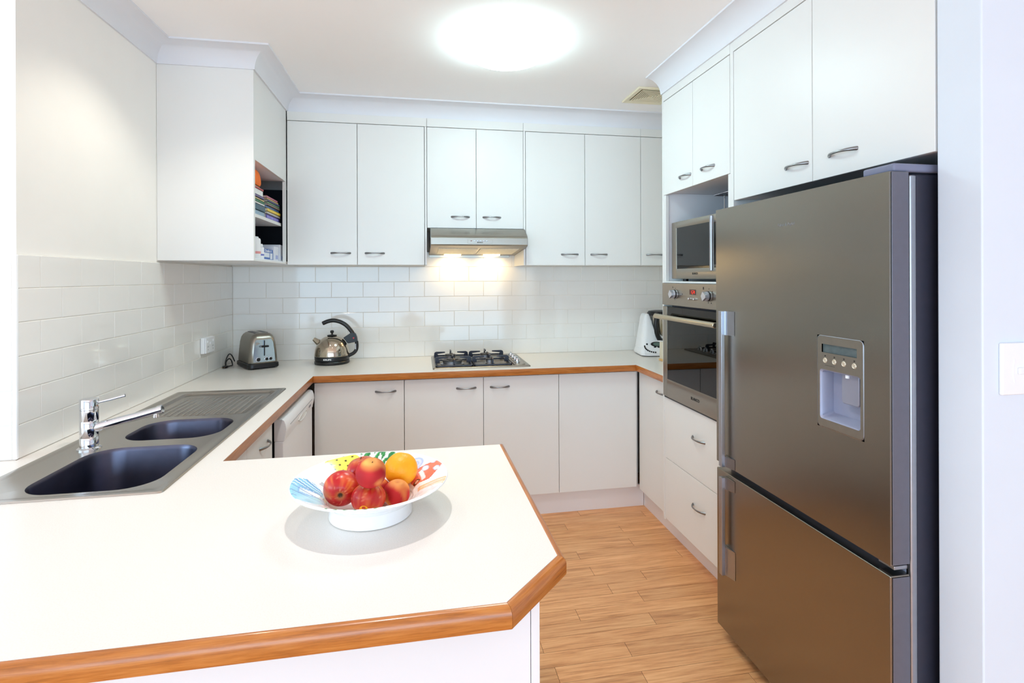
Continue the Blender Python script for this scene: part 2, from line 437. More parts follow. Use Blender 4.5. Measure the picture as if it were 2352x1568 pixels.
# books on the upper shelf: each one its own thing
def book(label, x0, x1, y0, y1, z0, th, cover, page=(232, 226, 214), rot=0., title=None, tcol=(235, 232, 240), group=None):
    cx, cy = (x0+x1)/2, (y0+y1)/2
    t = thing('book', label, 'book', (cx, cy, z0), group, rot)
    hx, hy = (x1-x0)/2, (y1-y0)/2
    c = mat('cover_%02x%02x%02x' % cover, cover, .4, noise=.04, nscale=30)
    pg = mat('page_%02x%02x%02x' % page, page, .8, noise=.06, nscale=160, stretch=(1, 1, 8))
    bm = bmesh.new(); k = min(.0018, th*.18)
    add_box(bm, -hx, hx, -hy, hy, 0, k); add_box(bm, -hx, hx, -hy, hy, th-k, th); add_box(bm, hx-k, hx, -hy, hy, 0, th, bev=k*.4)
    obj('cover', bm, c, t, local=True)
    obj('pages', bx(-hx+.003, hx-k-.0004, -hy+.003, hy-.003, k+.0002, th-k-.0002), pg, t, local=True)
    if title:
        text(title, th*.62, t, (cx+hx+.0006, cy, z0+th/2), ROT_PX, mat('title_%02x%02x%02x' % tcol, tcol, .5), sx=.8)
    return t
# left pile (bottom to top)
pile1 = [(.026, (150, 176, 196), 'pale blue book at the bottom of the tall pile'), (.030, (54, 92, 110), 'dark teal photo-covered book second from bottom of the tall pile'),
         (.009, (238, 238, 236), 'thin white booklet low in the tall pile'), (.013, (48, 120, 78), 'green book in the middle of the tall pile'),
         (.010, (214, 190, 130), 'thin tan book above the green one in the tall pile'), (.013, (96, 84, 132), 'dull violet book under the white block of the tall pile'),
         (.030, (236, 238, 236), 'thick white book in the upper half of the tall pile'), (.009, (206, 92, 92), 'thin red book near the top of the tall pile'),
         (.008, (190, 208, 160), 'thin pale green booklet topmost of the tall pile, under the orange bag')]
z = 1.7565
ends = [-.628, -.632, -.640, -.648, -.640, -.652, -.664, -.660, -.70]
for (th, c, lab), e in zip(pile1, ends):
    book(lab, .17, .372-random.uniform(0, .012), -.925, e, z, th, c, group='books in the tall pile on the upper shelf'); z += th+.0004
ztop = z
# orange cloth bag on the pile
bm = bmesh.new(); lo = []
for k in range(9):
    s = k/8; zz = ztop+.001+.076*s; q = 1-.06*(2*s-1)**4-.07*s*s
    lo.append(rrect(.284, -.80, .087*q, .121*q-.012*s, .03, zz, 5))
loft(bm, lo); o = obj('cloth_bag', bm, mat('orange_cloth', (246, 116, 6), .7, noise=.05, nscale=25, bump=.15, bscale=120), None, loc=(.284, -.80, ztop))
tag(o, 'bright orange soft cloth bag lying on top of the tall book pile', 'bag')
# right pile
pile2 = [(.026, (74, 60, 158), 'thick purple book with pale title strip at the bottom of the low pile', True), (.013, (196, 192, 190), 'pale grey book above the purple one in the low pile', None),
         (.017, (240, 206, 74), 'yellow-spined book in the low pile', None), (.015, (66, 104, 156), 'mid blue book above the yellow one in the low pile', None),
         (.011, (140, 122, 112), 'brown-grey book in the upper half of the low pile', None), (.008, (120, 168, 120), 'thin green book in the upper half of the low pile', None),
         (.011, (70, 78, 120), 'dark blue paperback near the top of the low pile', None), (.008, (222, 190, 120), 'thin tan paperback second from the top of the low pile', None),
         (.011, (196, 110, 130), 'pink-edged paperback topmost of the low pile', None)]
z = 1.7565
ends = [(-.600, -.322), (-.600, -.330), (-.600, -.332), (-.612, -.338), (-.598, -.345), (-.598, -.35), (-.60, -.362), (-.605, -.375), (-.607, -.385)]
for (th, c, lab, ti), (a, b) in zip(pile2, ends):
    xe = .374-random.uniform(0, .01)
    t = book(lab, .185, xe, a, b, z, th, c, title=None, group='books in the low pile on the upper shelf')
    if ti: obj('title_strip', bx(xe+.0001, xe+.0006, a+.018, b-.03, z+.006, z+th-.006), mat('title_print', (150, 142, 214), .5, noise=.45, nscale=60, stretch=(1, 3, .2)), t)
    z += th+.0004
# lower shelf
ZL = 1.5345
def bottle(label, x, y, r, h, band, sh=.70):
    t = thing('bottle', label, 'bottle', (x, y, ZL), 'white bottles on the lower shelf')
    obj('body', lathe([(0, 0), (r*.96, 0), (r, .003), (r, h*sh), (r*.92, h*(sh+.07)), (r*.6, h*(sh+.11)), (r*.5, h*(sh+.12))], (x, y, ZL), 24), WHITEP, t)
    obj('cap', lathe([(r*.62, h*(sh+.115)), (r*.72, h*(sh+.12)), (r*.64, h*.985), (r*.58, h), (0, h)], (x, y, ZL), 20), WHITEP, t)
    bm = lathe([(r*1.01, h*.22), (r*1.012, h*.23), (r*1.012, h*.32), (r*1.01, h*.33)], (x, y, ZL), 24)
    obj('label_band', bm, mat('band_%02x%02x%02x' % band, band, .5), t)
    return t
bottle('taller white plastic bottle with red print, leftmost on the lower shelf', .35, -.757, .030, .112, (226, 150, 150), .84)
bottle('shorter white plastic bottle with blue print on the lower shelf', .362, -.70, .019, .078, (112, 116, 190))
t = thing('box', 'blue and white cardboard box lettered on its end, on the lower shelf', 'box', (.30, -.602, ZL))
obj('carton', bx(.24, .374, -.690, -.508, ZL, ZL+.056, bev=.001), mat('box_blue', (30, 96, 178), .45, noise=.03, nscale=30), t)
obj('white_panel', bx(.3742, .3746, -.68, -.575, ZL+.012, ZL+.036), mat('box_white', (226, 230, 238), .5), t)
obj('white_panel', bx(.3742, .3746, -.562, -.52, ZL+.004, ZL+.036), mat('box_white', (226, 230, 238), .5), t)
text('Double A', .021, t, (.3749, -.598, ZL+.046), ROT_PX, WHITEP, sx=1.5)
def carton(label, x0, x1, y0, y1, h):
    t = thing('carton', label, 'box', ((x0+x1)/2, (y0+y1)/2, ZL), 'white cartons on the lower shelf')
    obj('box_body', bx(x0, x1, y0, y1, ZL, ZL+h, bev=.001), mat('carton_white', (224, 228, 238), .5, noise=.02, nscale=30), t)
    obj('printed_panel', bx(x1+.0002, x1+.0006, y0+.03, y1-.01, ZL+.008, ZL+.03), mat('carton_print', (168, 178, 222), .5), t)
carton('slim white carton beside the blue box on the lower shelf', .25, .376, -.490, -.400, .078)
carton('tallest white carton at the right end of the lower shelf', .25, .378, -.376, -.312, .094)
for i, (y, h, c, lab) in enumerate([(-.84, .15, (14, 14, 18), 'black folder leaning behind the white bottles'), (-.66, .152, (18, 18, 24), 'black folder standing behind the blue box'),
                     (-.52, .15, (70, 82, 104), 'slate grey folder standing behind the slim white carton'), (-.42, .146, (24, 26, 48), 'navy folder standing behind the tallest white carton')]):
    t = thing('folder', lab, 'folder', (.12, y, ZL), 'folders at the back of the lower shelf')
    c_ = mat('folder_%d' % i, c, .45, noise=.05, nscale=30)
    obj('cover', bx(.02, .23, y-.035, y+.035, ZL+.0005, ZL+h, bev=.003), c_, t)
    obj('spine_label', bx(.2302, .2306, y-.004, y+.002, ZL+.02, ZL+h-.03), mat('spine_grey', (120, 124, 136), .5), t)
t = obj('cable', tube(spline([(.19, -.86, ZL+.154), (.22, -.80, ZL+.154), (.235, -.72, ZL+.154), (.22, -.70, ZL+.156), (.2, -.76, ZL+.162), (.19, -.84, ZL+.168)], 6), .0025, 6), mat('grey_cable', (104, 106, 112), .5), None)
tag(t, 'thin grey cable loop lying across the black folders', 'cable')
t = obj('document_sleeve', bx(.30, .372, -.352, -.344, 1.60, 1.755-.02, bev=.002), mat('blue_sleeve', (36, 40, 168), .35, noise=.03, nscale=20), None)
t.location = (0, 0, 0); tag(t, 'blue plastic sleeve standing at the right end under the upper shelf', 'sleeve')
bpy.data.objects.remove(t)

# ------------------------------------------------------------------ base cabinets, back run
def base_back(label, x0, x1, doors):
    t = thing('base_cabinet', label, 'cabinet', ((x0+x1)/2, -.3, .13))
    obj('carcass', bx(x0+.001, x1-.001, -.545, -.002, .135, .858), LAM, t)
    for a, b, hx in doors:
        d = obj('door' if hx else 'blank_panel', bx(a+G, b-G, -.565, -.5465, .143, .853, bev=.0015), LAM, t)
        if hx: handle_y(d, hx, -.565, .793)
    return t
base_back('white single-door base cabinet left of the cooktop, beside the dishwasher', .608, 1.088, [(.60, 1.088, .985)])
base_back('white double-door base cabinet under the gas cooktop', 1.088, 1.996, [(1.088, 1.541, 1.441), (1.541, 1.996, 1.638)])
base_back('white base cabinet with plain handleless front, at the right inner corner', 1.996, 2.505, [(1.996, 2.49, None)])
t = thing('base_cabinet', 'white one-door base cabinet between the inner corner and the oven tower', 'cabinet', (2.75, -.76, .13))
obj('carcass', bx(2.525, 3.065, -.952, -.547, .135, .858), LAM, t)
d = obj('door', bx(2.505, 2.523, -.950, -.57, .130, .853, bev=.0015), LAM, t)
handle_x(d, 2.505, -.868, .785)
obj('corner_gap_shade', bx(2.508, 2.524, -.5685, -.5655, .143, .853), DARKIN, t, smooth=False)  # thin dark strip painting the shade of the inner corner gap
KB = mat('kickboard_melamine', (234, 234, 236), .4, noise=.01, nscale=6)
o = obj('kickboard', bx(.60, 2.558, -.51, -.494, 0, .1345), KB, None); tag(o, 'white kickboard under the back run of base cabinets', 'kickboard')
o = obj('kickboard', bx(2.56, 2.576, -1.603, -.51, 0, .129), KB, None); tag(o, 'white kickboard below the oven tower drawers', 'kickboard')

# ------------------------------------------------------------------ left run: sink cabinet, dishwasher, peninsula
t = thing('sink_cabinet', 'white base cabinet with one handled door, under the sink', 'cabinet', (.3, -1.6, .13))
obj('side_panel', bx(.0, .555, -1.322, -1.306, .135, .858), LAM, t)
obj('side_panel', bx(.0, .555, -2.20, -2.184, .135, .70), LAM, t)
obj('bottom_panel', bx(.0, .555, -2.18, -1.323, .135, .151), LAM, t)
d = obj('door', bx(.557, .575, -1.6205, -1.303, .143, .853, bev=.0015), LAM, t)
handle_px(d, .575, -1.42, .785)
obj('door', bx(.557, .575, -1.93, -1.6235, .143, .853, bev=.0015), LAM, t)
o = obj('kickboard', bx(.50, .516, -1.94, -1.275, 0, .1345), KB, None); tag(o, 'white kickboard under the sink cabinet', 'kickboard')

t = thing('dishwasher', 'white freestanding dishwasher under the bench beside the corner base cabinet', 'dishwasher', (.3, -.91, 0))
obj('body', bx(.03, .548, -1.205, -.612, .02, .835), mat('dishwasher_body', (58, 58, 66), .5, noise=.05, nscale=20), t)
prof = [(.56, .735), (.60, .735), (.6005, .742), (.606, .765), (.609, .785), (.606, .806), (.600, .822), (.590, .828), (.56, .828)]
bm = bmesh.new(); prism(bm, prof, -1.214, -.606, 'xz'); cp = obj('control_panel', bm, WHITEP, t, angle=50)
obj('seam_groove', bx(.606, .6095, -1.14, -.665, .786, .790), mat('panel_shadow_grey', (176, 178, 182), .5), cp)
bm = bmesh.new(); loft(bm, [[(x, -.875+.088*math.cos(a)*s, .757+.016*math.sin(a)*s) for a in [2*PI*i/32 for i in range(32)]] for x, s in ((.598, 1), (.6065, 1), (.6085, .93), (.606, .85))])
obj('grip', bm, mat('dishwasher_grip', (226, 228, 226), .3), cp)
for yy, zz in ((-.722, .765), (-.695, .765)):
    obj('button', bx(.603, .6075, yy-.008, yy+.008, zz-.006, zz+.006, bev=.001), mat('button_grey', (120, 116, 130), .4), cp)
obj('indicator', cyl((.602, -1.10, .803), .005, .003, (1, 0, 0), 12), mat('indicator_teal', (150, 190, 190), .3), cp)
obj('door_panel', bx(.56, .597, -1.214, -.606, .12, .7335, bev=.003), WHITEP, t)
obj('foot', cyl((.5, -1.15, 0), .02, .02), BLACK, t); obj('foot', cyl((.5, -.66, 0), .02, .02), BLACK, t)
obj('foot', cyl((.08, -1.15, 0), .02, .02), BLACK, t); obj('foot', cyl((.08, -.66, 0), .02, .02), BLACK, t)

PANEL = mat('peninsula_panel', (228, 228, 230), .45, noise=.006, nscale=5)
t = thing('peninsula_cabinet', 'white panelled back of the peninsula under the breakfast bar', 'cabinet', (.7, -2.4, 0))
obj('back_panel', bx(-.6, 1.3675, -2.672, -2.655, 0, .8615), PANEL, t)
obj('end_panel', bx(1.369, 1.385, -2.672, -1.985, 0, .8615, bev=.001), PANEL, t)
obj('carcass', bx(.625, 1.367, -2.653, -1.985, .13, .858), LAM, t)
obj('front_panel', bx(.625, 1.367, -1.983, -1.967, .143, .853), LAM, t)

# ------------------------------------------------------------------ worktop with timber edging
WT = thing('worktop', 'off-white speckled laminate U-shaped worktop with orange timber edging', 'worktop', (1.2, -1.3, .9))
V = [(.0005, -.0005), (.0005, -1.8165), (-.6, -1.8165), (-.6, -2.747), (1.313, -2.741), (1.433, -2.616), (1.425, -1.938), (.605, -1.938),
     (.6025, -.601), (2.471, -.601), (2.471, -.9535), (3.069, -.9535), (3.069, -.0005)]
def round_corner(pts, idx, r, n=4):
    out = []
    for i, p in enumerate(pts):
        if i in idx:
            a, b, c = Vector(pts[i-1]), Vector(p), Vector(pts[(i+1) % len(pts)])
            u, v = (a-b).normalized(), (c-b).normalized()
            for k in range(n+1):
                s = k/n; out.append(tuple(b + u*r*(1-s)**2 + v*r*s**2))
        else: out.append(p)
    return out
def filled(outer, holes, z):
    bm = bmesh.new(); edges = []
    for lp in [outer]+holes:
        vs = [bm.verts.new((p[0], p[1], z)) for p in lp]
        edges += [bm.edges.new((vs[i], vs[(i+1) % len(vs)])) for i in range(len(vs))]
    bmesh.ops.triangle_fill(bm, use_beauty=True, use_dissolve=False, edges=edges)
    return bm
hole = [(.092, -.932), (.518, -.932), (.518, -2.135), (.092, -2.135)]
bm = filled(V, [hole], .9)
ge = bmesh.ops.extrude_face_region(bm, geom=bm.faces[:])
bmesh.ops.translate(bm, verts=[g for g in ge['geom'] if isinstance(g, bmesh.types.BMVert)], vec=(0, 0, -.0012))
obj('laminate_top', bm, BENCH, WT, angle=30)
CORE = mat('chipboard', (180, 150, 112), .8, noise=.1, nscale=200)
for q in ((.002, .085, -2.72, -.01), (.52, .585, -1.93, -.01), (.085, .52, -.93, -.01), (.085, .585, -2.72, -2.137), (.585, 1.29, -2.72, -1.955), (.585, 3.06, -.585, -.01), (2.487, 3.06, -.95, -.585)):
    obj('core_board', bx(*q, .864, .8986), CORE, WT, smooth=False)
EP = [(0.0003, .8997), (.005, .8997), (.0095, .8982), (.0135, .8945), (.016, .889), (.0165, .884), (.0165, .868), (.0155, .865), (.0125, .8625), (.0003, .8622)]
EI = [(-.0130, .8985), (-.0008, .8985), (-.0003, .8978), (-.0003, .8645), (-.0012, .8625), (-.0130, .8622)]
def edging(i0, i1, prof):
    """timber strip along worktop outline from vertex i0 to i1, mitred at both ends"""
    a, b = Vector(V[i0]), Vector(V[i1]); d = (b-a).normalized(); n = Vector((d.y, -d.x))
    def mit(j, prev):
        p, q, r = Vector(V[j-1]), Vector(V[j]), Vector(V[(j+1) % len(V)])
        d1, d2 = (q-p).normalized(), (r-q).normalized(); n1, n2 = Vector((d1.y, -d1.x)), Vector((d2.y, -d2.x))
        return (n1+n2)/(1+n1.dot(n2))
    def free(j): return j in (3, 10)
    ma = n if free(i0) else mit(i0, True); mb = n if free(i1) else mit(i1, False)
    e = .0003*d
    bm = bmesh.new()
    loft(bm, [[(a.x+ma.x*o+e.x, a.y+ma.y*o+e.y, z) for o, z in prof], [(b.x+mb.x*o-e.x, b.y+mb.y*o-e.y, z) for o, z in prof]])
    M = Matrix.Translation((a.x, a.y, .9)) @ Matrix.Rotation(math.atan2(d.y, d.x), 4, 'Z')
    bm.transform(M.inverted())
    o = obj('timber_edge', bm, EDGEX, WT, angle=25, local=True)
    o.location = Vector((a.x, a.y, .9)) - woff(WT); o.rotation_euler = (0, 0, math.atan2(d.y, d.x))
    return o
edging(3, 4, EP); edging(4, 5, EP); edging(5, 6, EP); edging(6, 7, EI); edging(7, 8, EI); edging(8, 9, EI); edging(9, 10, EI)

# ------------------------------------------------------------------ sink
t = thing('sink', 'stainless steel double-bowl inset sink with ribbed drainer', 'sink', (.3, -1.53, .9))
SX0, SX1, SY0, SY1 = .060, .540, -2.156, -.912
def cap(x0, x1, y0, y1, r, z, n=8): return rrect((x0+x1)/2, (y0+y1)/2, (x1-x0)/2, (y1-y0)/2, r, z, n)
bowlA = (.178, .492, -2.118, -1.752, .085); bowlB = (.190, .492, -1.684, -1.428, .085)
drain = (.105, .502, -1.385, -.945, .035)
bm = bmesh.new()
loft(bm, [cap(SX0, SX1, SY0, SY1, .012, .9004), cap(SX0+.002, SX1-.002, SY0+.002, SY1-.002, .012, .9042), cap(SX0+.016, SX1-.016, SY0+.016, SY1-.016, .010, .9046),
          cap(SX0+.022, SX1-.022, SY0+.022, SY1-.022, .012, .9018)], cap0=False, cap1=False)
inner = cap(SX0+.022, SX1-.022, SY0+.022, SY1-.022, .012, .9018)
b2 = filled([p[:2] for p in inner], [[p[:2] for p in cap(*bowlA[:4], bowlA[4], 0)], [p[:2] for p in cap(*bowlB[:4], bowlB[4], 0)], [p[:2] for p in cap(*drain[:4], drain[4], 0)]], .9018)
me = bpy.data.meshes.new('tmp'); b2.to_mesh(me); b2.free(); bm.from_mesh(me); bpy.data.meshes.remove(me)
bmesh.ops.remove_doubles(bm, verts=bm.verts, dist=1e-5)
obj('deck', bm, SINK, t, angle=30)
def sink_bowl(b, depth):
    x0, x1, y0, y1, r = b; loops = []
    for k, (ins, dz, rr) in enumerate([(0, 0, 0), (.0015, -.0035, 0), (.004, -.012, 0), (.012, -depth*.82, -.004), (.018, -depth*.92, -.004), (.032, -depth*.985, -.01), (.06, -depth, -.03)]):
        loops.append(cap(x0+ins, x1-ins, y0+ins, y1-ins, max(r-ins*.6+rr, .02), .9018+dz))
    bm = bmesh.new(); loft(bm, loops, cap0=False)
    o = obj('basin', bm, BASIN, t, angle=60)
    cx, cy = (x0+x1)/2, (y0+y1)/2
    obj('waste', lathe([(.0, .001), (.018, .001), (.022, .003), (.036, .003), (.040, .0005), (.04, 0)], (cx, cy, .9018-depth), 28), CHROME, o)
sink_bowl(bowlA, .175); sink_bowl(bowlB, .155)
x0, x1, y0, y1, r = drain
bm = bmesh.new(); loft(bm, [cap(x0, x1, y0, y1, r, .9018), cap(x0+.003, x1-.003, y0+.003, y1-.003, r-.003, .8995), cap(x0+.008, x1-.008, y0+.008, y1-.008, r-.008, .8945), cap(x0+.016, x1-.016, y0+.016, y1-.016, r-.016, .8925)], cap0=False)
obj('drainer', bm, SINK, t, angle=60)
for i in range(13):
    xr = .150+i*.0255
    bm = bmesh.new(); lp = []
    for yy, s in ((-1.335, .2), (-1.315, 1), (-1.035, 1), (-1.01, .2)):
        lp.append([(xr+.0085*math.cos(a), yy, .8922+.0045*s*max(0, math.sin(a))) for a in [PI*k/8 for k in range(9)]])
    loft(bm, lp, closed=True); obj('rib', bm, SINK, t, angle=70)

# ------------------------------------------------------------------ mixer tap
TX, TY = .150, -1.742
t = thing('mixer_tap', 'chrome single-lever mixer tap standing behind the sink bowls', 'tap', (TX, TY, .9018))
obj('base_flange', lathe([(.032, 0), (.032, .003), (.028, .006), (.025, .007)], (TX, TY, .9018), 32), CHROME, t)
obj('body', lathe([(.0245, .006), (.0245, .036), (.0238, .037), (.0245, .038), (.0245, .088), (.0238, .089), (.0245, .09), (.0245, .122), (.0235, .123)], (TX, TY, .9018), 32), CHROME, t)
cp_ = obj('lever_cap', lathe([(.0235, .1235), (.0248, .1245), (.0248, .154), (.0235, .1565), (0, .158)], (TX, TY, .9018), 32), CHROME, t)
obj('lever', tube([(TX+.018, TY+.006, .9018+.142), (TX+.05, TY+.016, .9018+.148), (TX+.088, TY+.028, .9018+.157)], [.0042, .0046, .0050], 12), CHROME, cp_)
sp = obj('spout', tube([(TX+.006, TY, .9018+.062), (TX+.07, TY+.008, .9018+.078), (TX+.13, TY+.014, .9018+.092), (TX+.192, TY+.020, .9018+.108)], [.0150, .0138, .0125, .0118], 20), CHROME, t)
obj('spout_end', lathe([(.0100, 0), (.0135, .001), (.0135, .014), (.0115, .0155), (0, .0155)], (TX+.186, TY+.0195, .9018+.1065), 24, (.96, .1, .25)), CHROME, sp)
obj('nozzle', cyl((TX+.182, TY+.019, .9018+.083), .0085, .018, n=20, bev=.001), CHROME, sp)

# ------------------------------------------------------------------ oven tower
FX = 2.47
t = OT = thing('oven_tower', 'tall white oven tower with two upper doors and two drawers', 'cabinet', (2.77, -1.28, .13))
obj('side_panel', bx(FX+.001, 3.068, -.9715, -.9555, .130, 2.418, bev=.001), LAM, t)
obj('bulkhead', bx(FX+.003, 3.066, -1.6, -.957, 2.4185, 2.5095), LAM, t)
obj('side_panel', bx(FX+.001, 3.068, -1.6045, -1.582, .130, 2.418, bev=.001), LAM, t)
obj('filler_strip', bx(FX, FX+.018, -1.5815, -.972, 2.377, 2.418), LAM, t)
obj('upper_carcass', bx(FX+.019, 3.06, -1.5815, -.972, 1.882, 2.417), LAMI, t)
for y0, y1, hy in ((-1.2755, -.973, -1.205), (-1.5805, -1.2755, -1.409)):
    d = obj('door', bx(FX, FX+.018, y0+G, y1-G, 1.872, 2.373, bev=.0015), LAM, t)
    handle_x(d, FX, hy, 1.932)
obj('niche_frame', bx(FX+.004, FX+.02, -.992, -.972, 1.412, 1.871), LAM, t)
obj('niche_frame', bx(FX+.004, FX+.02, -1.5815, -1.562, 1.412, 1.871), LAM, t)
obj('niche_side', bx(FX+.021, 3.04, -.986, -.972, 1.412, 1.881), LAMI, t)
obj('niche_side', bx(FX+.021, 3.04, -1.5815, -1.567, 1.412, 1.881), LAMI, t)
obj('niche_back', bx(3.04, 3.06, -1.5815, -.972, 1.412, 1.881), LAMI, t)
obj('niche_shelf', bx(FX-.004, 3.06, -1.5815, -.972, 1.4025, 1.4115, bev=.001), LAM, t)
obj('lower_carcass', bx(FX+.019, 3.06, -1.5815, -.972, .135, .795), LAM, t)
for z0, z1 in ((.143, .4675), (.4705, .792)):
    d = obj('drawer', bx(FX, FX+.018, -1.5805, -.9885, z0, z1, bev=.0015), LAM, t)
    handle_x(d, FX, -1.322, (z0+z1)/2+.034)
obj('drawer_stile', bx(FX+.003, FX+.018, -.987, -.973, .143, .797), LAM, t)

# wall oven
t = thing('wall_oven', 'built-in stainless wall oven with black glass door in the tower', 'oven', (2.75, -1.28, .80))
DK = DARKIN
obj('cavity', (lambda bm: (add_box(bm, 2.50, 3.03, -1.55, -1.53, .84, 1.27), add_box(bm, 2.50, 3.03, -1.03, -1.01, .84, 1.27), add_box(bm, 3.01, 3.03, -1.53, -1.03, .84, 1.27), add_box(bm, 2.50, 3.03, -1.55, -1.01, .82, .84), add_box(bm, 2.50, 3.03, -1.55, -1.01, 1.27, 1.285), bm)[-1])(bmesh.new()), mat('oven_enamel', (70, 72, 84), .35, noise=.05, nscale=30), t, smooth=False)
cp = obj('control_panel', bx(2.452, 2.49, -1.579, -.991, 1.288, 1.4015, bev=.002), STEEL, t)
for ky in (-1.135, -1.447):
    k = obj('knob', lathe([(.0225, 0), (.0225, .004), (.0205, .0045), (.0205, .010), (.0215, .0105), (.021, .016), (.0195, .019), (0, .020)], (2.452, ky, 1.347), 32, (-1, 0, 0)), mat('knob_silver', (196, 198, 206), .3, .6, noise=.02), cp)
    bm = bmesh.new(); prism(bm, [(ky-.020, 1.347-.006), (ky+.004, 1.347-.021), (ky+.018, 1.347), (ky+.004, 1.347+.021), (ky-.020, 1.347+.006)], 2.4305, 2.421, 'yz')
    obj('grip', bm, MATS['knob_silver'], k)
    obj('ring', lathe([(.0228, .0045), (.0232, .005), (.0232, .009), (.0228, .0095)], (2.452, ky, 1.347), 32, (-1, 0, 0)), BLACK, k)
ds = obj('clock_display', bx(2.4505, 2.4535, -1.333, -1.277, 1.349, 1.374), mat('display_dark_red', (70, 14, 14), .2), cp)
for yy, zz, sy, sz in ((-1.312, 1.368, .012, .0018), (-1.318, 1.3635, .0018, .008), (-1.312, 1.359, .012, .0018), (-1.307, 1.3545, .0018, .007), (-1.325, 1.3615, .0018, .014), (-1.297, 1.3615, .0018, .014)):
    obj('lit_segment', bx(2.4500, 2.4504, yy-sy/2, yy+sy/2, zz-sz/2, zz+sz/2), emit('display_red', (255, 60, 40), 1.2), ds)
for ky in (-1.281, -1.328): obj('button', lathe([(.0058, 0), (.0058, .008), (.0045, .0105), (0, .011)], (2.452, ky, 1.329), 20, (-1, 0, 0)), CHROME, cp)
INK = mat('black_print', (40, 36, 34), .5)
for (yy, zz, sy, sz) in ((-1.108, 1.381, .006, .008), (-1.40, 1.382, .010, .012), (-1.447, 1.380, .003, .005), (-1.135, 1.376, .003, .005), (-1.422, 1.366, .005, .007), (-1.475, 1.368, .004, .006), (-1.44, 1.318, .005, .005), (-1.465, 1.317, .005, .005), (-1.13, 1.319, .006, .003), (-1.205, 1.349, .006, .005)):
    obj('symbol', bx(2.4516, 2.4522, yy-sy/2, yy+sy/2, zz-sz/2, zz+sz/2), INK, cp)
# door: steel stiles and rails round a dark pane
dr = obj('door', (lambda bm: (add_box(bm, 2.455, 2.478, -1.579, -1.531, .805, 1.279, bev=.002), add_box(bm, 2.455, 2.478, -1.037, -.991, .805, 1.279, bev=.002), add_box(bm, 2.455, 2.478, -1.5315, -1.0365, .805, .898), bm)[-1])(bmesh.new()), STEEL, t)
obj('pane', bx(2.4562, 2.462, -1.5315, -1.0365, .8985, 1.278), GLASSD, dr)
hb = obj('handle', cyl((2.407, -1.570, 1.228), .0125, .570, (0, 1, 0), 24, bev=.002), mat('handle_satin', (192, 182, 160), .30, .9, noise=.02, nscale=30), dr)
for yy in (-1.52, -1.075): obj('handle_post', cyl((2.409, yy, 1.228), .008, .047, (1, 0, 0), 16), BLACK, hb)
text('BLANCO', .019, dr, (2.4545, -1.318, .853), ROT_NX, INK, bold=.0006)
obj('gap_shadow_strip', bx(2.462, 2.49, -1.579, -.991, .7955, .8045), BLACK, t)
rk = bmesh.new()
for k in range(22): add_tube(rk, [(2.52, -1.52+k*.0225, 1.06), (2.98, -1.52+k*.0225, 1.06)], .002, 6)
for xx in (2.52, 2.75, 2.98): add_tube(rk, [(xx, -1.528, 1.058), (xx, -1.032, 1.058)], .003, 6)
ra = obj('rack', rk, CHROME, t); ra['kind'] = 'stuff'
obj('tray', bx(2.51, 2.99, -1.528, -1.032, .925, .945, bev=.004), mat('tray_steel', (120, 122, 130), .4, .8, noise=.05), t)
# microwave
t = thing('microwave', 'stainless microwave with dark window and bar handle, in the tower niche', 'microwave', (2.76, -1.27, 1.4115))
MX = 2.498
obj('housing', bx(2.515, 2.93, -1.525, -1.016, 1.424, 1.715), mat('microwave_case', (120, 122, 128), .4, .6, noise=.03), t)
fr = obj('door', (lambda bm: (add_box(bm, MX, MX+.016, -1.528, -1.4455, 1.4245, 1.7205, bev=.003), add_box(bm, MX, MX+.016, -1.060, -1.009, 1.4245, 1.7205, bev=.003), add_box(bm, MX, MX+.0155, -1.448, -1.058, 1.689, 1.7205), add_box(bm, MX, MX+.0155, -1.448, -1.058, 1.4245, 1.476), bm)[-1])(bmesh.new()), STEEL, t)
obj('pane', bx(MX+.002, MX+.006, -1.446, -1.0595, 1.4755, 1.6895), GLASSM, fr)
obj('inner_frame', bx(MX+.010, MX+.015, -1.43, -1.075, 1.49, 1.675), mat('mesh_screen', (34, 36, 42), .5, noise=.1, nscale=300), fr)
hb = obj('handle', cyl((MX-.036, -1.452, 1.462), .0095, .246, (0, 0, 1), 24, bev=.0015), ALU, fr)
for zz in (1.483, 1.682): obj('handle_post', cyl((MX-.036, -1.452, zz), .006, .037, (1, 0, 0), 14), ALU, hb)
text('BLANCO', .013, fr, (MX-.0004, -1.245, 1.450), ROT_NX, INK, bold=.0005)
for xx in (2.55, 2.88):
    for yy in (-1.06, -1.48): obj('foot', cyl((xx, yy, 1.4119), .014, .0118), BLACK, t)
# wire rack on the microwave
t = thing('wire_rack', 'round-wire steel cooling rack standing on the microwave', 'rack', (2.78, -1.33, 1.7155))
bm = bmesh.new()
for k in range(9): add_tube(bm, [(2.648, -1.18-k*.032, 1.851), (2.91, -1.18-k*.032, 1.851)], .0024, 8)
gr = obj('grid', bm, CHROME, t); gr['kind'] = 'stuff'
obj('rim', tube([(2.648, -1.165, 1.848), (2.91, -1.165, 1.848), (2.91, -1.45, 1.848), (2.648, -1.45, 1.848), (2.648, -1.165, 1.848)], .0034, 8), CHROME, t)
for xx, yy in ((2.68, -1.21), (2.88, -1.21), (2.68, -1.42), (2.88, -1.42)): obj('leg', tube([(xx, yy, 1.846), (xx, yy, 1.7156)], .003, 8), CHROME, t)

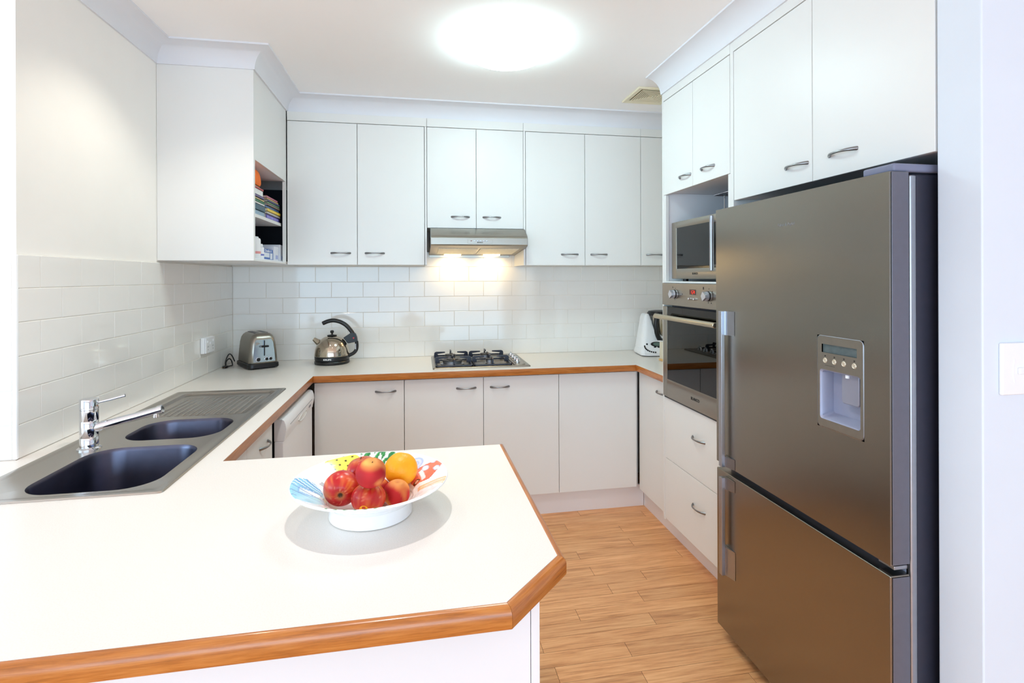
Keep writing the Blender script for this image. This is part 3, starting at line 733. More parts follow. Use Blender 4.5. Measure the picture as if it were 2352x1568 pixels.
# cabinet over the fridge
t = thing('overhead_cabinet', 'white two-door cabinet above the refrigerator', 'cabinet', (2.77, -2.04, 1.755))
obj('carcass', bx(FX+.019, 3.065, -2.470, -1.606, 1.758, 2.417), LAM, t)
obj('filler_strip', bx(FX, FX+.018, -2.4725, -1.6055, 2.377, 2.418), LAM, t)
for y0, y1, hy in ((-2.0495, -1.6085, -1.975), (-2.472, -2.0495, -2.176)):
    d = obj('door', bx(FX, FX+.018, y0+G, y1-G, 1.753, 2.373, bev=.0015), LAM, t)
    handle_x(d, FX, hy, 1.820)

# ------------------------------------------------------------------ refrigerator
t = thing('refrigerator', 'large brushed stainless bottom-freezer refrigerator with water dispenser', 'fridge', (2.7, -2.06, 0))
RY0, RY1, RX = -2.4585, -1.6780, 2.345
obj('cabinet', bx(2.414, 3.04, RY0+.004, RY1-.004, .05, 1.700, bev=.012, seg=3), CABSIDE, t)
obj('front_edge', bx(2.410, 2.432, RY0+.003, RY0+.02, .06, 1.695, bev=.005), ALU, t)
obj('plinth', bx(2.42, 3.0, RY0+.02, RY1-.02, .0, .05), BLACK, t)
obj('hinge_cover', bx(2.362, 2.99, RY0+.002, -2.36, 1.7015, 1.7235, bev=.006, seg=3), mat('hinge_cover_grey', (120, 124, 148), .45, noise=.02), t)
obj('gasket', bx(2.404, 2.413, RY0+.012, RY1-.012, .07, 1.69), RUBBER, t)
obj('centre_strip', bx(2.405, 2.414, RY0+.006, RY1-.006, .66, .715), BLACK, t)
obj('middle_hinge', bx(2.365, 2.415, RY0+.008, RY0+.055, .683, .6935, bev=.002), ALU, t)
# upper door with a real recess for the dispenser
py0, py1, pz0, pz1 = -2.3815, -2.2155, .991, 1.2615
cy0, cy1, cz0, cz1 = -2.3705, -2.2265, 1.0165, 1.162
bm = bmesh.new()
ys = [RY0, py0, cy0, cy1, py1, RY1]; zs = [.701, pz0, cz0, cz1, pz1, 1.7005]
vg = [[bm.verts.new((RX, y, z)) for z in zs] for y in ys]
for i in range(5):
    for j in range(5):
        if i == 2 and j == 2: continue
        if 1 <= i <= 3 and 1 <= j <= 3: continue
        bm.faces.new((vg[i][j], vg[i+1][j], vg[i+1][j+1], vg[i][j+1]))
lp = [(RY0, .701), (RY1, .701), (RY1, 1.7005), (RY0, 1.7005)]
back = [bm.verts.new((RX+.058, y, z)) for y, z in lp]; fr_ = [vg[0][0], vg[5][0], vg[5][5], vg[0][5]]
edge = [[vg[i][0] for i in range(6)], [vg[5][j] for j in range(6)], [vg[i][5] for i in range(5, -1, -1)], [vg[0][j] for j in range(5, -1, -1)]]
for k in range(4): bm.faces.new(edge[k] + [back[(k+1) % 4], back[k]])
bm.faces.new(back)
ud = obj('upper_door', bm, STEELF, t, smooth=False)
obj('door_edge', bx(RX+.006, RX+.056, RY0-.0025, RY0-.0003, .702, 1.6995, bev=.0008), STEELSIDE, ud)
ld = obj('lower_door', bx(RX, RX+.058, RY0, RY1, .052, .674, bev=.003), STEELF, t)
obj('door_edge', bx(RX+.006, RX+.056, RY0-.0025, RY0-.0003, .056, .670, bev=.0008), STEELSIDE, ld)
# dispenser panel: plate with hole, cavity, display, buttons, paddle
def ring_panel(x, y0, y1, z0, z1, r, hy0, hy1, hz0, hz1, hr):
    ring = lambda a0, a1, b0, b1, rr, xx: [(xx, p[0], p[1]) for p in rrect((a0+a1)/2, (b0+b1)/2, (a1-a0)/2, (b1-b0)/2, rr, 0, 6)]
    bm = bmesh.new()
    loft(bm, [ring(y0, y1, z0, z1, r, x+.004), ring(y0+.0005, y1-.0005, z0+.0005, z1-.0005, r, x-.0008), ring(y0+.0022, y1-.0022, z0+.0022, z1-.0022, r-.002, x-.0015)], cap0=False, cap1=False)
    return bm, ring
bm, ring = ring_panel(RX, py0-.0004, py1+.0004, pz0-.0004, pz1+.0004, .014, 0, 0, 0, 0, 0)
dp = obj('dispenser_trim', bm, ALU, ud)
b2 = filled([(p[1], p[2]) for p in ring(py0+.0022, py1-.0022, pz0+.0022, pz1-.0022, .012, 0)],
            [[(p[1], p[2]) for p in ring(cy0, cy1, cz0, cz1, .008, 0)], [(-2.3592, 1.212), (-2.2342, 1.212), (-2.2342, 1.2365), (-2.3592, 1.2365)]], 0)
for v in b2.verts: v.co = Vector((RX-.0013, v.co.x, v.co.y))
obj('dispenser_panel', b2, mat('panel_steel', (150, 144, 134), .36, .85, noise=.03, nscale=60), dp, smooth=False)
bm = bmesh.new(); loft(bm, [ring(cy0, cy1, cz0, cz1, .008, RX-.0012), ring(cy0+.004, cy1-.004, cz0+.004, cz1-.004, .008, RX+.004), ring(cy0+.010, cy1-.006, cz0+.014, cz1-.002, .008, RX+.040)], cap0=False)
obj('dispenser_recess', bm, mat('recess_grey', (150, 154, 176), .35, .2, noise=.02, nscale=20), dp)
obj('dispenser_screen', bx(RX+.003, RX+.006, -2.3595, -2.2340, 1.2115, 1.237), mat('lcd_grey', (84, 96, 98), .15, noise=.15, nscale=70), dp)
for yy in (-2.2475, -2.2815, -2.3155, -2.3510):
    obj('button', lathe([(.0075, 0), (.0075, .0012), (.006, .0022), (.005, .0014), (0, .0018)], (RX-.0013, yy, 1.189), 24, (-1, 0, 0)), mat('button_cream', (206, 196, 176), .3, .4), dp)
    obj('symbol', bx(RX-.0017, RX-.0013, yy-.0022, yy+.0022, 1.2005, 1.2045), INK, dp)
obj('symbol', bx(RX-.0017, RX-.0013, -2.283, -2.247, 1.1745, 1.1753), INK, dp)
bm = bmesh.new(); loft(bm, [ring(-2.350, -2.290, 1.074, 1.160, .008, RX+.036), ring(-2.350, -2.290, 1.074, 1.160, .008, RX+.016), ring(-2.348, -2.292, 1.076, 1.158, .007, RX+.014)])
obj('paddle', bm, mat('paddle_grey', (146, 148, 164), .35, .3, noise=.02, nscale=20), dp)
obj('spout', cyl((RX+.014, -2.312, 1.148), .006, .014, n=14), WHITEP, dp)
text('Fisher & Paykel', .0135, ud, (RX-.0003, -2.083, 1.6035), ROT_NX, ALU, ext=.0002, sx=.95)
def fridge_handle(door, z0, z1, bt, bb):
    ya, yb = -1.737, -1.757
    g = obj('handle', bx(RX-.028, RX-.014, yb, ya, z0, z1, bev=.0012), ALU, door)
    for a, b in ((z1-bt, z1-.0005), (z0+.0005, z0+bb)):
        bm = bmesh.new(); prism(bm, [(RX-.0138, ya-.001), (RX-.0138, yb), (RX-.012, yb-.002), (RX-.001, yb-.044), (RX-.0005, ya-.001)], a, b, 'xy')
        obj('bracket', bm, ALU, g, smooth=False)
fridge_handle(ud, .7015, 1.302, .092, .040); fridge_handle(ld, .284, .660, .044, .108)

# ------------------------------------------------------------------ range hood
t = thing('range_hood', 'slim stainless range hood with two warm lamps under the short wall cabinet', 'range hood', (1.535, -.22, 1.585))
prof = [(-.012, 1.7395), (-.345, 1.7395), (-.36, 1.736), (-.435, 1.692), (-.446, 1.683), (-.452, 1.672), (-.452, 1.634), (-.446, 1.628), (-.40, 1.616)]
x0, x1 = 1.242, 1.832
bm = bmesh.new()
shell = prof + [(-.012, 1.586)]
prism(bm, shell, x0+.003, x1-.003, 'yz')
obj('shell', bm, STEEL, t, angle=24)
for a, b in ((x0, x0+.0028), (x1-.0028, x1)):
    bm = bmesh.new(); prism(bm, [(y-.0015 if y < -.1 else y, z) for y, z in shell], a, b, 'yz'); obj('end_cap', bm, mat('hood_end_grey', (150, 150, 148), .4, .5), t)
def under(y): return 1.616 + (1.586-1.616)*(y+.40)/(.388)
def slab(x0, x1, y0, y1, th):
    bm = bmesh.new(); loft(bm, [[(x0, y0, under(y0)-.0004), (x1, y0, under(y0)-.0004), (x1, y1, under(y1)-.0004), (x0, y1, under(y1)-.0004)],
                                [(x0, y0, under(y0)-th), (x1, y0, under(y0)-th), (x1, y1, under(y1)-th), (x0, y1, under(y1)-th)]]); return bm
FILT = mat('filter_mesh_lit', (226, 216, 192), .5, .15, noise=.25, nscale=500)  # cream brightened to carry the yellowish light bounced onto the underside
for a, b in ((1.29, 1.532), (1.548, 1.79)): obj('filter', slab(a, b, -.385, -.115, .004), FILT, t, smooth=False)
LAMPH = emit('hood_lamp', (255, 214, 140), 14)
for xx in (1.395, 1.660):
    obj('lamp', slab(xx-.055, xx+.055, -.095, -.055, .006), LAMPH, t, smooth=False)
obj('rear_strip', bx(x0, 1.79, -.012, -.004, 1.573, 1.592), STEEL, t)
cpn = obj('control_plate', bx(1.462, 1.613, -.4545, -.4524, 1.641, 1.666, bev=.0008), STEEL, t)
obj('indicator', cyl((1.484, -.4545, 1.6555), .0032, .002, (0, -1, 0), 14), mat('red_led', (120, 14, 18), .3), cpn)
for k in range(5): obj('button', bx(1.4975+k*.0185, 1.5095+k*.0185, -.458, -.4546, 1.652, 1.6585, bev=.0015), ALU, cpn)
text('BLANCO', .0085, cpn, (1.537, -.4548, 1.6462), ROT_NY, INK, bold=.0004)
# its two halogen lamps
for xx in (1.395, 1.660):
    d = bpy.data.lights.new('hood_halogen', 'SPOT'); d.energy = 1.3; d.color = (1.0, .74, .38); d.spot_size = math.radians(150); d.spot_blend = .6; d.shadow_soft_size = .02
    o = bpy.data.objects.new('hood_halogen', d); COL.objects.link(o); o.location = (xx, -.075, 1.578); o.rotation_euler = (math.radians(22), 0, 0)

# ------------------------------------------------------------------ gas cooktop
t = thing('cooktop', 'stainless four-burner gas cooktop with black trivets', 'cooktop', (1.545, -.29, .9))
hx0, hx1, hy0, hy1 = 1.250, 1.832, -.535, -.050
bm = bmesh.new()
loft(bm, [cap(hx0, hx1, hy0, hy1, .012, .9003), cap(hx0+.001, hx1-.001, hy0+.001, hy1-.001, .012, .905), cap(hx0+.005, hx1-.005, hy0+.005, hy1-.005, .012, .9085), cap(hx0+.022, hx1-.022, hy0+.022, hy1-.022, .018, .9085), cap(hx0+.03, hx1-.03, hy0+.03, hy1-.03, .016, .9055)])
obj('tray', bm, STEEL, t, angle=50)
bm = bmesh.new(); loft(bm, [cap(1.735, 1.81, -.505, -.08, .03, .9057), cap(1.738, 1.807, -.502, -.083, .028, .911)]); obj('knob_panel', bm, STEEL, t)
def burner(x, y, r, wok=False):
    b = obj('burner', lathe([(r*1.15, 0), (r*1.15, .004), (r*.92, .006), (r*.92, .017), (r*1.0, .018), (r*1.0, .021), (0, .0215)], (x, y, .9056), 40), mat('burner_alu', (168, 170, 176), .35, .9, noise=.04), t)
    obj('burner_cap', lathe([(r*.98, .0218), (r*1.0, .0235), (r*.96, .0265), (r*.9, .028), (0, .0285)] if not wok else [(r*.98, .0218), (r*1.0, .0235), (r*.97, .0265), (r*.62, .027), (r*.6, .0235), (r*.44, .0235), (r*.43, .030), (r*.38, .032), (0, .0325)], (x, y, .9056), 40), mat('burner_black', (52, 52, 54), .5, .2, noise=.08), b)
burner(1.372, -.385, .062, True); burner(1.372, -.165, .036); burner(1.603, -.165, .036); burner(1.603, -.385, .026)
def trivet(x0, x1):
    y0, y1 = -.512, -.075; zt = .952
    cxm = (x0+x1)/2
    tr = obj('trivet', (lambda bm: (add_box(bm, x0, x1, y0, y0+.010, .9095, .9185, bev=.002), add_box(bm, x0, x1, y1-.010, y1, .9095, .9185, bev=.002), add_box(bm, x0, x0+.010, y0, y1, .9095, .9185, bev=.002), add_box(bm, x1-.010, x1, y0, y1, .9095, .9185, bev=.002), add_box(bm, x0, x1, -.282, -.272, .9095, .9185, bev=.002), bm)[-1])(bmesh.new()), NAVY, t)
    for yc in (-.385, -.165):
        for s in (-1, 1):
            xe = x0 if s < 0 else x1; xi = cxm+s*.040
            a = [(xe, .912), (xe, zt-.012), (xe-s*.004, zt-.004), (xe-s*.014, zt), (xi, zt-.001), (xi, zt-.008), (xe-s*.020, zt-.014), (xe-s*.028, zt-.022), (xe-s*.028, .912)]
            bm = bmesh.new(); prism(bm, a, yc-.006, yc+.006, 'xz'); obj('finger', bm, NAVY, tr, angle=40)
        for yb, yi in ((yc-.105, yc-.035), (yc+.095, yc+.035)):
            a = [(yb, .912), (yb, zt-.008), (yb+(yi-yb)*.15, zt), (yi, zt-.002), (yi, zt-.009), (yb+(yi-yb)*.35, zt-.014), (yb+(yi-yb)*.35, .912)]
            bm = bmesh.new(); prism(bm, a, cxm-.004, cxm+.004, 'yz'); obj('finger', bm, NAVY, tr, angle=40)
trivet(1.268, 1.487); trivet(1.493, 1.722)
for yy in (-.175, -.25, -.33, -.41):
    k = obj('knob', lathe([(.020, 0), (.020, .002), (.016, .004), (.0145, .018), (.0125, .021), (0, .0215)], (1.772, yy, .9112), 28), CHROME, t)
    obj('grip', bx(1.7695, 1.7745, yy-.013, yy+.013, .9325, .942, bev=.002), CHROME, k)

# ------------------------------------------------------------------ kettle
KX, KY = .634, -.170
t = thing('kettle', 'polished steel dome kettle with black handle, on its black base', 'kettle', (KX, KY, .9))
obj('power_base', lathe([(0, 0), (.100, 0), (.105, .004), (.106, .015), (.102, .021), (.09, .023), (0, .023)], (KX, KY, .9), 48), BLACK, t)
obj('base_ring', lathe([(.095, .0235), (.104, .025), (.105, .046), (.104, .050), (0, .05)], (KX, KY, .9), 48), BLACK, t)
pr = [(.1045, .0505), (.1065, .053), (.1065, .056)]
for i in range(1, 15):
    a = PI/2*i/15; pr.append((.105*math.cos(a)**.86 if i < 15 else 0, .056+.118*math.sin(a)))
pr.append((.012, .1745)); pr.append((0, .1748))
obj('dome', lathe(pr, (KX, KY, .9), 56), mat('polished_steel', (196, 184, 166), .06, 1., noise=.01), t)
obj('lid_knob', lathe([(.030, .1735), (.031, .176), (.024, .1785), (.007, .180), (.005, .188), (.009, .190), (.0115, .196), (.0115, .200), (.008, .206), (0, .2075)], (KX, KY, .9), 32), BLACK, t)
obj('spout', (lambda bm: (loft(bm, [[(KX+a+ca*r*.55, KY+sa*r, .9+z+ca*r*.8) for ca, sa in [(math.cos(2*PI*i/20), math.sin(2*PI*i/20)) for i in range(20)]] for a, z, r in ((-.070, .125, .026), (-.092, .140, .018), (-.110, .155, .012))]), bm)[-1])(bmesh.new()), MATS['polished_steel'], t)
hpts = spline([(-.056, .250), (-.025, .263), (.010, .268), (.050, .258), (.085, .236), (.112, .205), (.128, .180)], 6)
hd = obj('handle', tube([(KX+p[0], KY, .9+p[1]) for p in [(v.x, v.y) for v in [Vector((q[0], q[1], 0)) for q in hpts]]], [.0125]+[.0138]*(len(hpts)-2)+[.013], 16, flat=(.92, 1.1)), BLACK, t)
bm = bmesh.new(); prism(bm, [(KX+.068, 1.058), (KX+.098, 1.078), (KX+.120, 1.092), (KX+.142, 1.086), (KX+.152, 1.060), (KX+.155, 1.032), (KX+.136, 1.030), (KX+.096, 1.022), (KX+.080, 1.045)], KY-.016, KY+.016, 'xz')
bmesh.ops.bevel(bm, geom=bm.edges[:], offset=.003, segments=2, affect='EDGES'); obj('switch_block', bm, BLACK, hd)
obj('switch_light', cyl((KX+.132, KY-.016, 1.057), .005, .0025, (0, -1, 0), 16), mat('switch_red', (190, 20, 30), .3), hd)
obj('lower_grip', tube([(KX+v.x, KY, .9+v.y) for v in spline([(.148, .135, 0), (.150, .105, 0), (.146, .080, 0), (.130, .060, 0), (.102, .046, 0)], 6)], [.011]*24+[.012], 14), BLACK, hd)
obj('water_gauge', tube([(KX+.142, KY-.010, 1.020), (KX+.143, KY-.010, .985)], .0035, 10), mat('gauge_grey', (200, 204, 212), .2), hd)
text('KRUPS', .013, t, (KX-.012, KY-.1063, .9365), (PI/2, 0, -.12), WHITEP, bold=.0004, ext=.0006, sx=1.25)

# ------------------------------------------------------------------ toaster
TA = math.radians(32)
tc_ = Vector((.2042, -.1946))
t = thing('toaster', 'brushed steel two-slot toaster with black base in the corner', 'toaster', (tc_.x, tc_.y, .9), rotz=TA)
hw, hd_ = .082, .128
bm = bmesh.new(); lo = []
for z, ins in ((.034, .002), (.04, 0), (.10, .004), (.15, .009), (.178, .015), (.194, .024), (.204, .036), (.209, .052)):
    lo.append(rrect(0, 0, hw-ins, hd_-ins*.75, .030-ins*.15, z, 6))
loft(bm, lo); obj('body', bm, STEEL, t, local=True, angle=50)
bm = bmesh.new(); loft(bm, [rrect(0, 0, hw+.004, hd_+.004, .03, .006), rrect(0, 0, hw+.007, hd_+.007, .032, .010), rrect(0, 0, hw+.006, hd_+.006, .032, .030), rrect(0, 0, hw-.002, hd_-.002, .03, .0338)])
obj('base', bm, BLACK, t, local=True)
for sx in (-1, 1):
    for sy in (-1, 1): obj('foot', cyl((sx*.06, sy*.1, 0), .009, .0065), BLACK, t, local=True)
for sx in (-.024, .024):
    obj('slot', bx(sx-.0125, sx+.0125, -.07, .07, .2065, .2098), BLACK, t, local=True)
fp = bmesh.new(); loft(fp, [[(x, -hd_-.0002+yy, z) for x, z, yy in ((-.062, .042, 0), (.062, .042, 0), (.058, .10, .003), (.052, .155, .0075), (.044, .172, .0115), (-.044, .172, .0115), (-.052, .155, .0075), (-.058, .10, .003))],
                    [(x*.985, -hd_-.0016+yy, z) for x, z, yy in ((-.062, .042, 0), (.062, .042, 0), (.058, .10, .003), (.052, .155, .0075), (.044, .172, .0115), (-.044, .172, .0115), (-.052, .155, .0075), (-.058, .10, .003))]])
fpo = obj('front_plate', fp, mat('mirror_steel', (190, 196, 200), .08, 1., noise=.01), t, local=True)
obj('lever_slot', bx(-.003, .003, -.1315, -.118, .078, .168), BLACK, fpo, local=True)
bm = bmesh.new(); loft(bm, [rrect(0, .136, .020, .0052, .005, y) for y in (.124, .142)] if False else [[(p[0], -y, p[1]) for p in rrect(0, .134, .021, .0055, .005, 0)] for y in (.122, .146)])
obj('lever', bm, BLACK, fpo, local=True)
for xx, r in ((-.034, .0105), (.012, .0085), (.034, .0085)):
    k = obj('knob', lathe([(r, 0), (r, .007), (r*.8, .009), (0, .0095)], (xx, -hd_-.0014, .058), 24, (0, -1, 0)), BLACK, fpo, local=True)
    obj('ring', lathe([(r*1.2, 0), (r*1.2, .0015), (r*1.02, .002)], (xx, -hd_-.0014, .058), 24, (0, -1, 0)), CHROME, k, local=True)
# its cord and plug
TM = (Matrix.Translation(t.location) @ Matrix.Rotation(TA, 4, 'Z')).inverted()
bm = tube(spline([(.038, -.085, .918), (.034, -.115, .955), (.030, -.145, .972), (.024, -.165, .960), (.018, -.180, .930), (.028, -.20, .9055), (.048, -.185, .9055), (.050, -.16, .9055), (.040, -.145, .930), (.030, -.155, .945), (.022, -.18, .93), (.028, -.205, .912)], 7), .0034, 10)
bm.transform(TM); cd = obj('cord', bm, BLACK, t, local=True)
bm = bmesh.new(); loft(bm, [[(.034+dx, y, .906+dz) for dx, dz in ((-.012*s, -.004), (.012*s, -.004), (.012*s, .007*s), (-.012*s, .007*s))] for y, s in ((-.200, .5), (-.215, 1), (-.245, 1), (-.252, .8))])
bm.transform(TM); obj('plug', bm, BLACK, cd, local=True)
for dx in (-.006, .006):
    bm = bx(.034+dx-.0016, .034+dx+.0016, -.268, -.2522, .906, .909); bm.transform(TM); obj('pin', bm, mat('brass', (170, 130, 60), .3, 1.), cd, local=True)

# ------------------------------------------------------------------ wall outlet and light switch
t = thing('power_outlet', 'white double power outlet with switches on the left tiled wall', 'power outlet', (.015, -.44, 1.02))
o = obj('mounting_block', bx(.0012, .022, -.505, -.377, 1.022, 1.110, bev=.004), WHITEP, t)
pl = obj('plate', bx(.0224, .030, -.503, -.379, 1.024, 1.108, bev=.003), WHITEP, t)
SLOT = mat('socket_shadow', (120, 124, 132), .6)
for yy in (-.48, -.402, -.441): obj('switch', bx(.0301, .0335, yy-.009, yy+.009, (1.088 if yy != -.441 else 1.076)-.006, (1.088 if yy != -.441 else 1.076)+.006, bev=.0012), WHITEP, pl)
for yy in (-.475, -.408):
    for dy, dz in ((-.007, .006), (.007, .006), (0, -.010)): obj('socket_hole', bx(.0300, .0304, yy+dy-.0016, yy+dy+.0016, 1.053+dz-.0045, 1.053+dz+.0045), SLOT, pl)
t = thing('light_switch', 'white single-rocker light switch on the right nib wall', 'light switch', (2.553, -2.583, 1.157))
pl = obj('plate', bx(2.514, 2.592, -2.5925, -2.5832, 1.155, 1.277, bev=.003), WHITEP, t)
obj('rocker', bx(2.556, 2.5695, -2.5985, -2.5926, 1.204, 1.219, bev=.002), WHITEP, pl)
for cx_, s in ((2.5625, -1), (2.5625, 1)):
    obj('ridge', tube([(cx_+s*(.019-.0 if abs(k) < .8 else .016), -2.5928, 1.2115+k*.027) for k in (-1, -.8, -.4, 0, .4, .8, 1)], .0014, 8), WHITEP, pl)
o = obj('dado_panel', bx(2.592, 2.593, -2.5835, -2.5832, 1.155, 1.156), WHITEP, t); bpy.data.objects.remove(o)

# ------------------------------------------------------------------ ceiling light, vent, downlight
LX, LY = 1.571, -1.245
t = thing('ceiling_light', 'round white glass ceiling light, switched on, in the kitchen centre', 'ceiling light', (LX, LY, 2.51))
obj('backing_plate', lathe([(.17, -.0005), (.175, -.004), (.175, -.022), (.17, -.026)], (LX, LY, CZ), 48), WHITEP, t)
dome = [(.193, -.027), (.197, -.034)] + [(.197*math.cos(a), -.034-.062*math.sin(a)) for a in [PI/2*i/10 for i in range(1, 10)]] + [(0, -.096)]
obj('diffuser', lathe(dome, (LX, LY, CZ), 48), emit('lamp_glass', (206, 237, 238), 17), t)
t = thing('air_vent', 'square cream louvred ceiling vent beside the oven tower', 'vent', (2.527, -.70, CZ))
VE = mat('vent_cream', (238, 231, 204), .5, noise=.02, nscale=20)
vx, vy, vh = 2.527, -.695, .128
def frame_sq(h0, h1, z0, z1):
    bm = bmesh.new(); loops = [[(vx+a*h, vy+b*h, z) for a, b in ((-1, -1), (1, -1), (1, 1), (-1, 1))] for h, z in ((h0, z0), (h1, z1))]
    loft(bm, loops, cap0=False, cap1=False); return bm
fr = bmesh.new()
loft(fr, [[(vx+a*h, vy+b*h, CZ+z) for a, b in ((-1, -1), (1, -1), (1, 1), (-1, 1))] for h, z in ((vh, -.0005), (vh, -.006), (vh-.004, -.010), (vh-.030, -.006), (vh-.032, -.0008))], cap0=False, cap1=False)
obj('frame', fr, VE, t, smooth=False)
for k in range(7):
    h = .092-k*.0125
    bm = bmesh.new(); loft(bm, [[(vx+a*hh, vy+b*hh, CZ+z) for a, b in ((-1, -1), (1, -1), (1, 1), (-1, 1))] for hh, z in ((h, -.0088), (h-.0015, -.0096), (h-.0075, -.0088), (h-.0085, -.0022))], cap0=False, cap1=False)
    obj('louvre', bm, VE, t, smooth=False)
obj('backing', bx(vx-.097, vx+.097, vy-.097, vy+.097, CZ-.0016, CZ-.0006), mat('vent_shadow', (168, 160, 132), .8), t)
def downlight(DX, DY, label, energy, color, cone):
    t = thing('downlight', label, 'downlight', (DX, DY, CZ))
    obj('trim_ring', lathe([(.032, -.0005), (.045, -.0005), (.045, -.003), (.034, -.005), (.032, -.002)], (DX, DY, CZ), 32), WHITEP, t)
    obj('lens', lathe([(.031, -.0006), (.031, -.0016), (0, -.0018)], (DX, DY, CZ), 28), emit('downlight_lens', (255, 236, 200), 12), t)
    d = bpy.data.lights.new('downlight_beam', 'SPOT'); d.energy = energy; d.color = color; d.spot_size = math.radians(cone); d.spot_blend = .55; d.shadow_soft_size = .03
    o = bpy.data.objects.new('downlight_beam', d); COL.objects.link(o); o.location = (DX, DY, CZ-.012)
downlight(.456, -1.50, 'small recessed downlight in the ceiling near the left wall', 9.5, (1.0, .94, .80), 118)
downlight(1.055, -2.36, 'small recessed downlight in the ceiling above the fruit bowl', 25, (1.0, .96, .94), 116)

# ------------------------------------------------------------------ food processor and neighbours
fx, fy = 2.775, -.215
t = thing('food_processor', 'white cooking food processor with black lid, in the right bench corner', 'food processor', (fx, fy, .9), rotz=math.radians(-8))
bm = bmesh.new()
lo = []
for z, hx_, hy_, cx_, cy_ in ((.006, .118, .120, 0, 0), (.016, .121, .123, 0, 0), (.04, .116, .117, .001, .002), (.06, .108, .104, .004, .012)):
    lo.append(rrect(cx_, cy_, hx_, hy_, .045, z, 6))
loft(bm, lo); obj('base', bm, WHITEP, t, local=True, angle=50)
bm = bmesh.new(); lo = []
for z, xl, xr, hy_, cy_ in ((.05, -.110, .112, .095, .022), (.10, -.102, .095, .085, .032), (.15, -.093, .04, .078, .04), (.20, -.084, .0, .07, .045), (.25, -.074, -.025, .062, .05), (.272, -.066, -.03, .055, .05), (.279, -.058, -.035, .045, .05)):
    lo.append(rrect((xl+xr)/2, cy_, (xr-xl)/2, hy_, min(.035, (xr-xl)/2*.8), z, 6))
loft(bm, lo); obj('body', bm, WHITEP, t, local=True, angle=60)
# control face (slopes back)
def onface(u, s): return (u, -.1195+.030*s, .020+.075*s)
bm = bmesh.new(); pts = [onface(.104*math.cos(a), 1.12*math.sin(a)) for a in [PI*i/24 for i in range(25)]]
nrm = Vector((0, -.93, .37))
loft(bm, [[tuple(Vector(p)) for p in pts], [tuple(Vector(p)+nrm*.006) for p in pts]]); cf = obj('control_face', bm, mat('control_white', (232, 233, 236), .35, noise=.01), t, local=True)
def dot(u, s, r, name='button', m=BLACK, sy=1.):
    bm = bmesh.new(); c = Vector(onface(u, s))+nrm*.006; ux = Vector((1, 0, 0)); uy = nrm.cross(ux)*-1
    loft(bm, [[c+ux*(r*math.cos(a))+uy*(r*sy*math.sin(a))+nrm*h for a in [2*PI*i/20 for i in range(20)]] for h in (0, .0022)])
    return obj(name, bm, m, cf, local=True)
for i in range(9):
    a = math.radians(178+i*11); dot(-.026+.074*math.cos(a), .62+.52*math.sin(a), .0052)
dot(-.083, .80, .0062)
dot(-.018, .80, .040, 'screen_surround', BLACK, .42)

lc = dot(-.014, .80, .027, 'screen', mat('lcd_green', (92, 112, 104), .2), .46); lc.location = nrm*.0008
dot(-.030, .55, .009, 'button', BLACK, .5); dot(-.006, .55, .009, 'button', BLACK, .5)
jx, jy = .048, .02
obj('jug', lathe([(.048, .085), (.058, .10), (.076, .24), (.080, .262), (.080, .266), (0, .266)], (jx, jy, 0), 40), mat('jug_steel', (190, 184, 172), .22, 1., noise=.02), t, local=True)
obj('jug_band', (lambda bm: (add_tube(bm, [(-.036, -.062, .268), (-.034, -.066, .22), (-.018, -.074, .16), (.004, -.078, .11), (.03, -.078, .085)], .0035, 8), bm)[-1])(bmesh.new()), BLACK, t, local=True)
obj('lid', lathe([(.086, .2665), (.090, .270), (.090, .284), (.080, .297), (.05, .302), (0, .303)], (jx, jy, 0), 40), BLACK, t, local=True)
bm = bmesh.new(); add_tube(bm, spline([(jx-.050, jy-.070, .282), (jx-.056, jy-.100, .268), (jx-.064, jy-.106, .22), (jx-.058, jy-.104, .16), (jx-.040, jy-.092, .118), (jx-.018, jy-.068, .102)], 6), [.013]*30+[.014], 14, flat=(1.0, 1.25)); obj('jug_handle', bm, BLACK, t, local=True)
obj('foot_rim', (lambda bm: (loft(bm, [rrect(0, 0, .108, .108, .04, 0), rrect(0, 0, .110, .110, .04, .0058)]), bm)[-1])(bmesh.new()), BLACK, t, local=True)
t = thing('storage_box', 'cream upright box on a pale wooden foot, half hidden by the oven tower', 'box', (2.79, -.50, .9))
obj('box_body', bx(2.688, 2.88, -.52, -.47, .9125, 1.02, bev=.003), CREAM, t)
obj('wooden_foot', bx(2.684, 2.884, -.524, -.466, .9005, .9122, bev=.002), mat('pale_wood', (222, 178, 112), .5, noise=.08, nscale=30), t)
obj('printed_mark', bx(2.694, 2.706, -.5206, -.5202, .9185, .9215), INK, t)
t = obj('rolling_pin', lathe([(0, 0), (.009, .001), (.013, .006), (.014, .014), (.011, .024), (.009, .034), (.012, .040), (.020, .044), (.022, .05), (.022, .22), (.018, .226), (.010, .23), (.013, .24), (.012, .262), (0, .268)], (2.658, -.60, .9225), 28, (1, 0, 0)), wood('turned_wood', (168, 92, 44), (196, 116, 60), (214, 140, 80), .4, 0, 1.5), None)
tag(t, 'turned wooden rolling pin end peeking out beside the oven tower', 'rolling pin')

# ------------------------------------------------------------------ fruit bowl
BX, BY, BZ = 1.064, -2.362, .9003
t = thing('fruit_bowl', 'white footed ceramic bowl hand-painted with blue, yellow and orange motifs', 'bowl', (BX, BY, BZ))
out = [(.088, 0), (.092, .002), (.0925, .034), (.096, .038), (.12, .050), (.15, .066), (.168, .0755), (.1725, .0775)]
inn = [(.1735, .0795), (.1725, .0815), (.168, .0812), (.150, .0725), (.128, .060), (.110, .050), (.098, .038), (.086, .022), (.070, .0155), (.04, .0135), (0, .013)]
prof = [(0, .004), (.084, .004), (.084, 0)] + out + inn
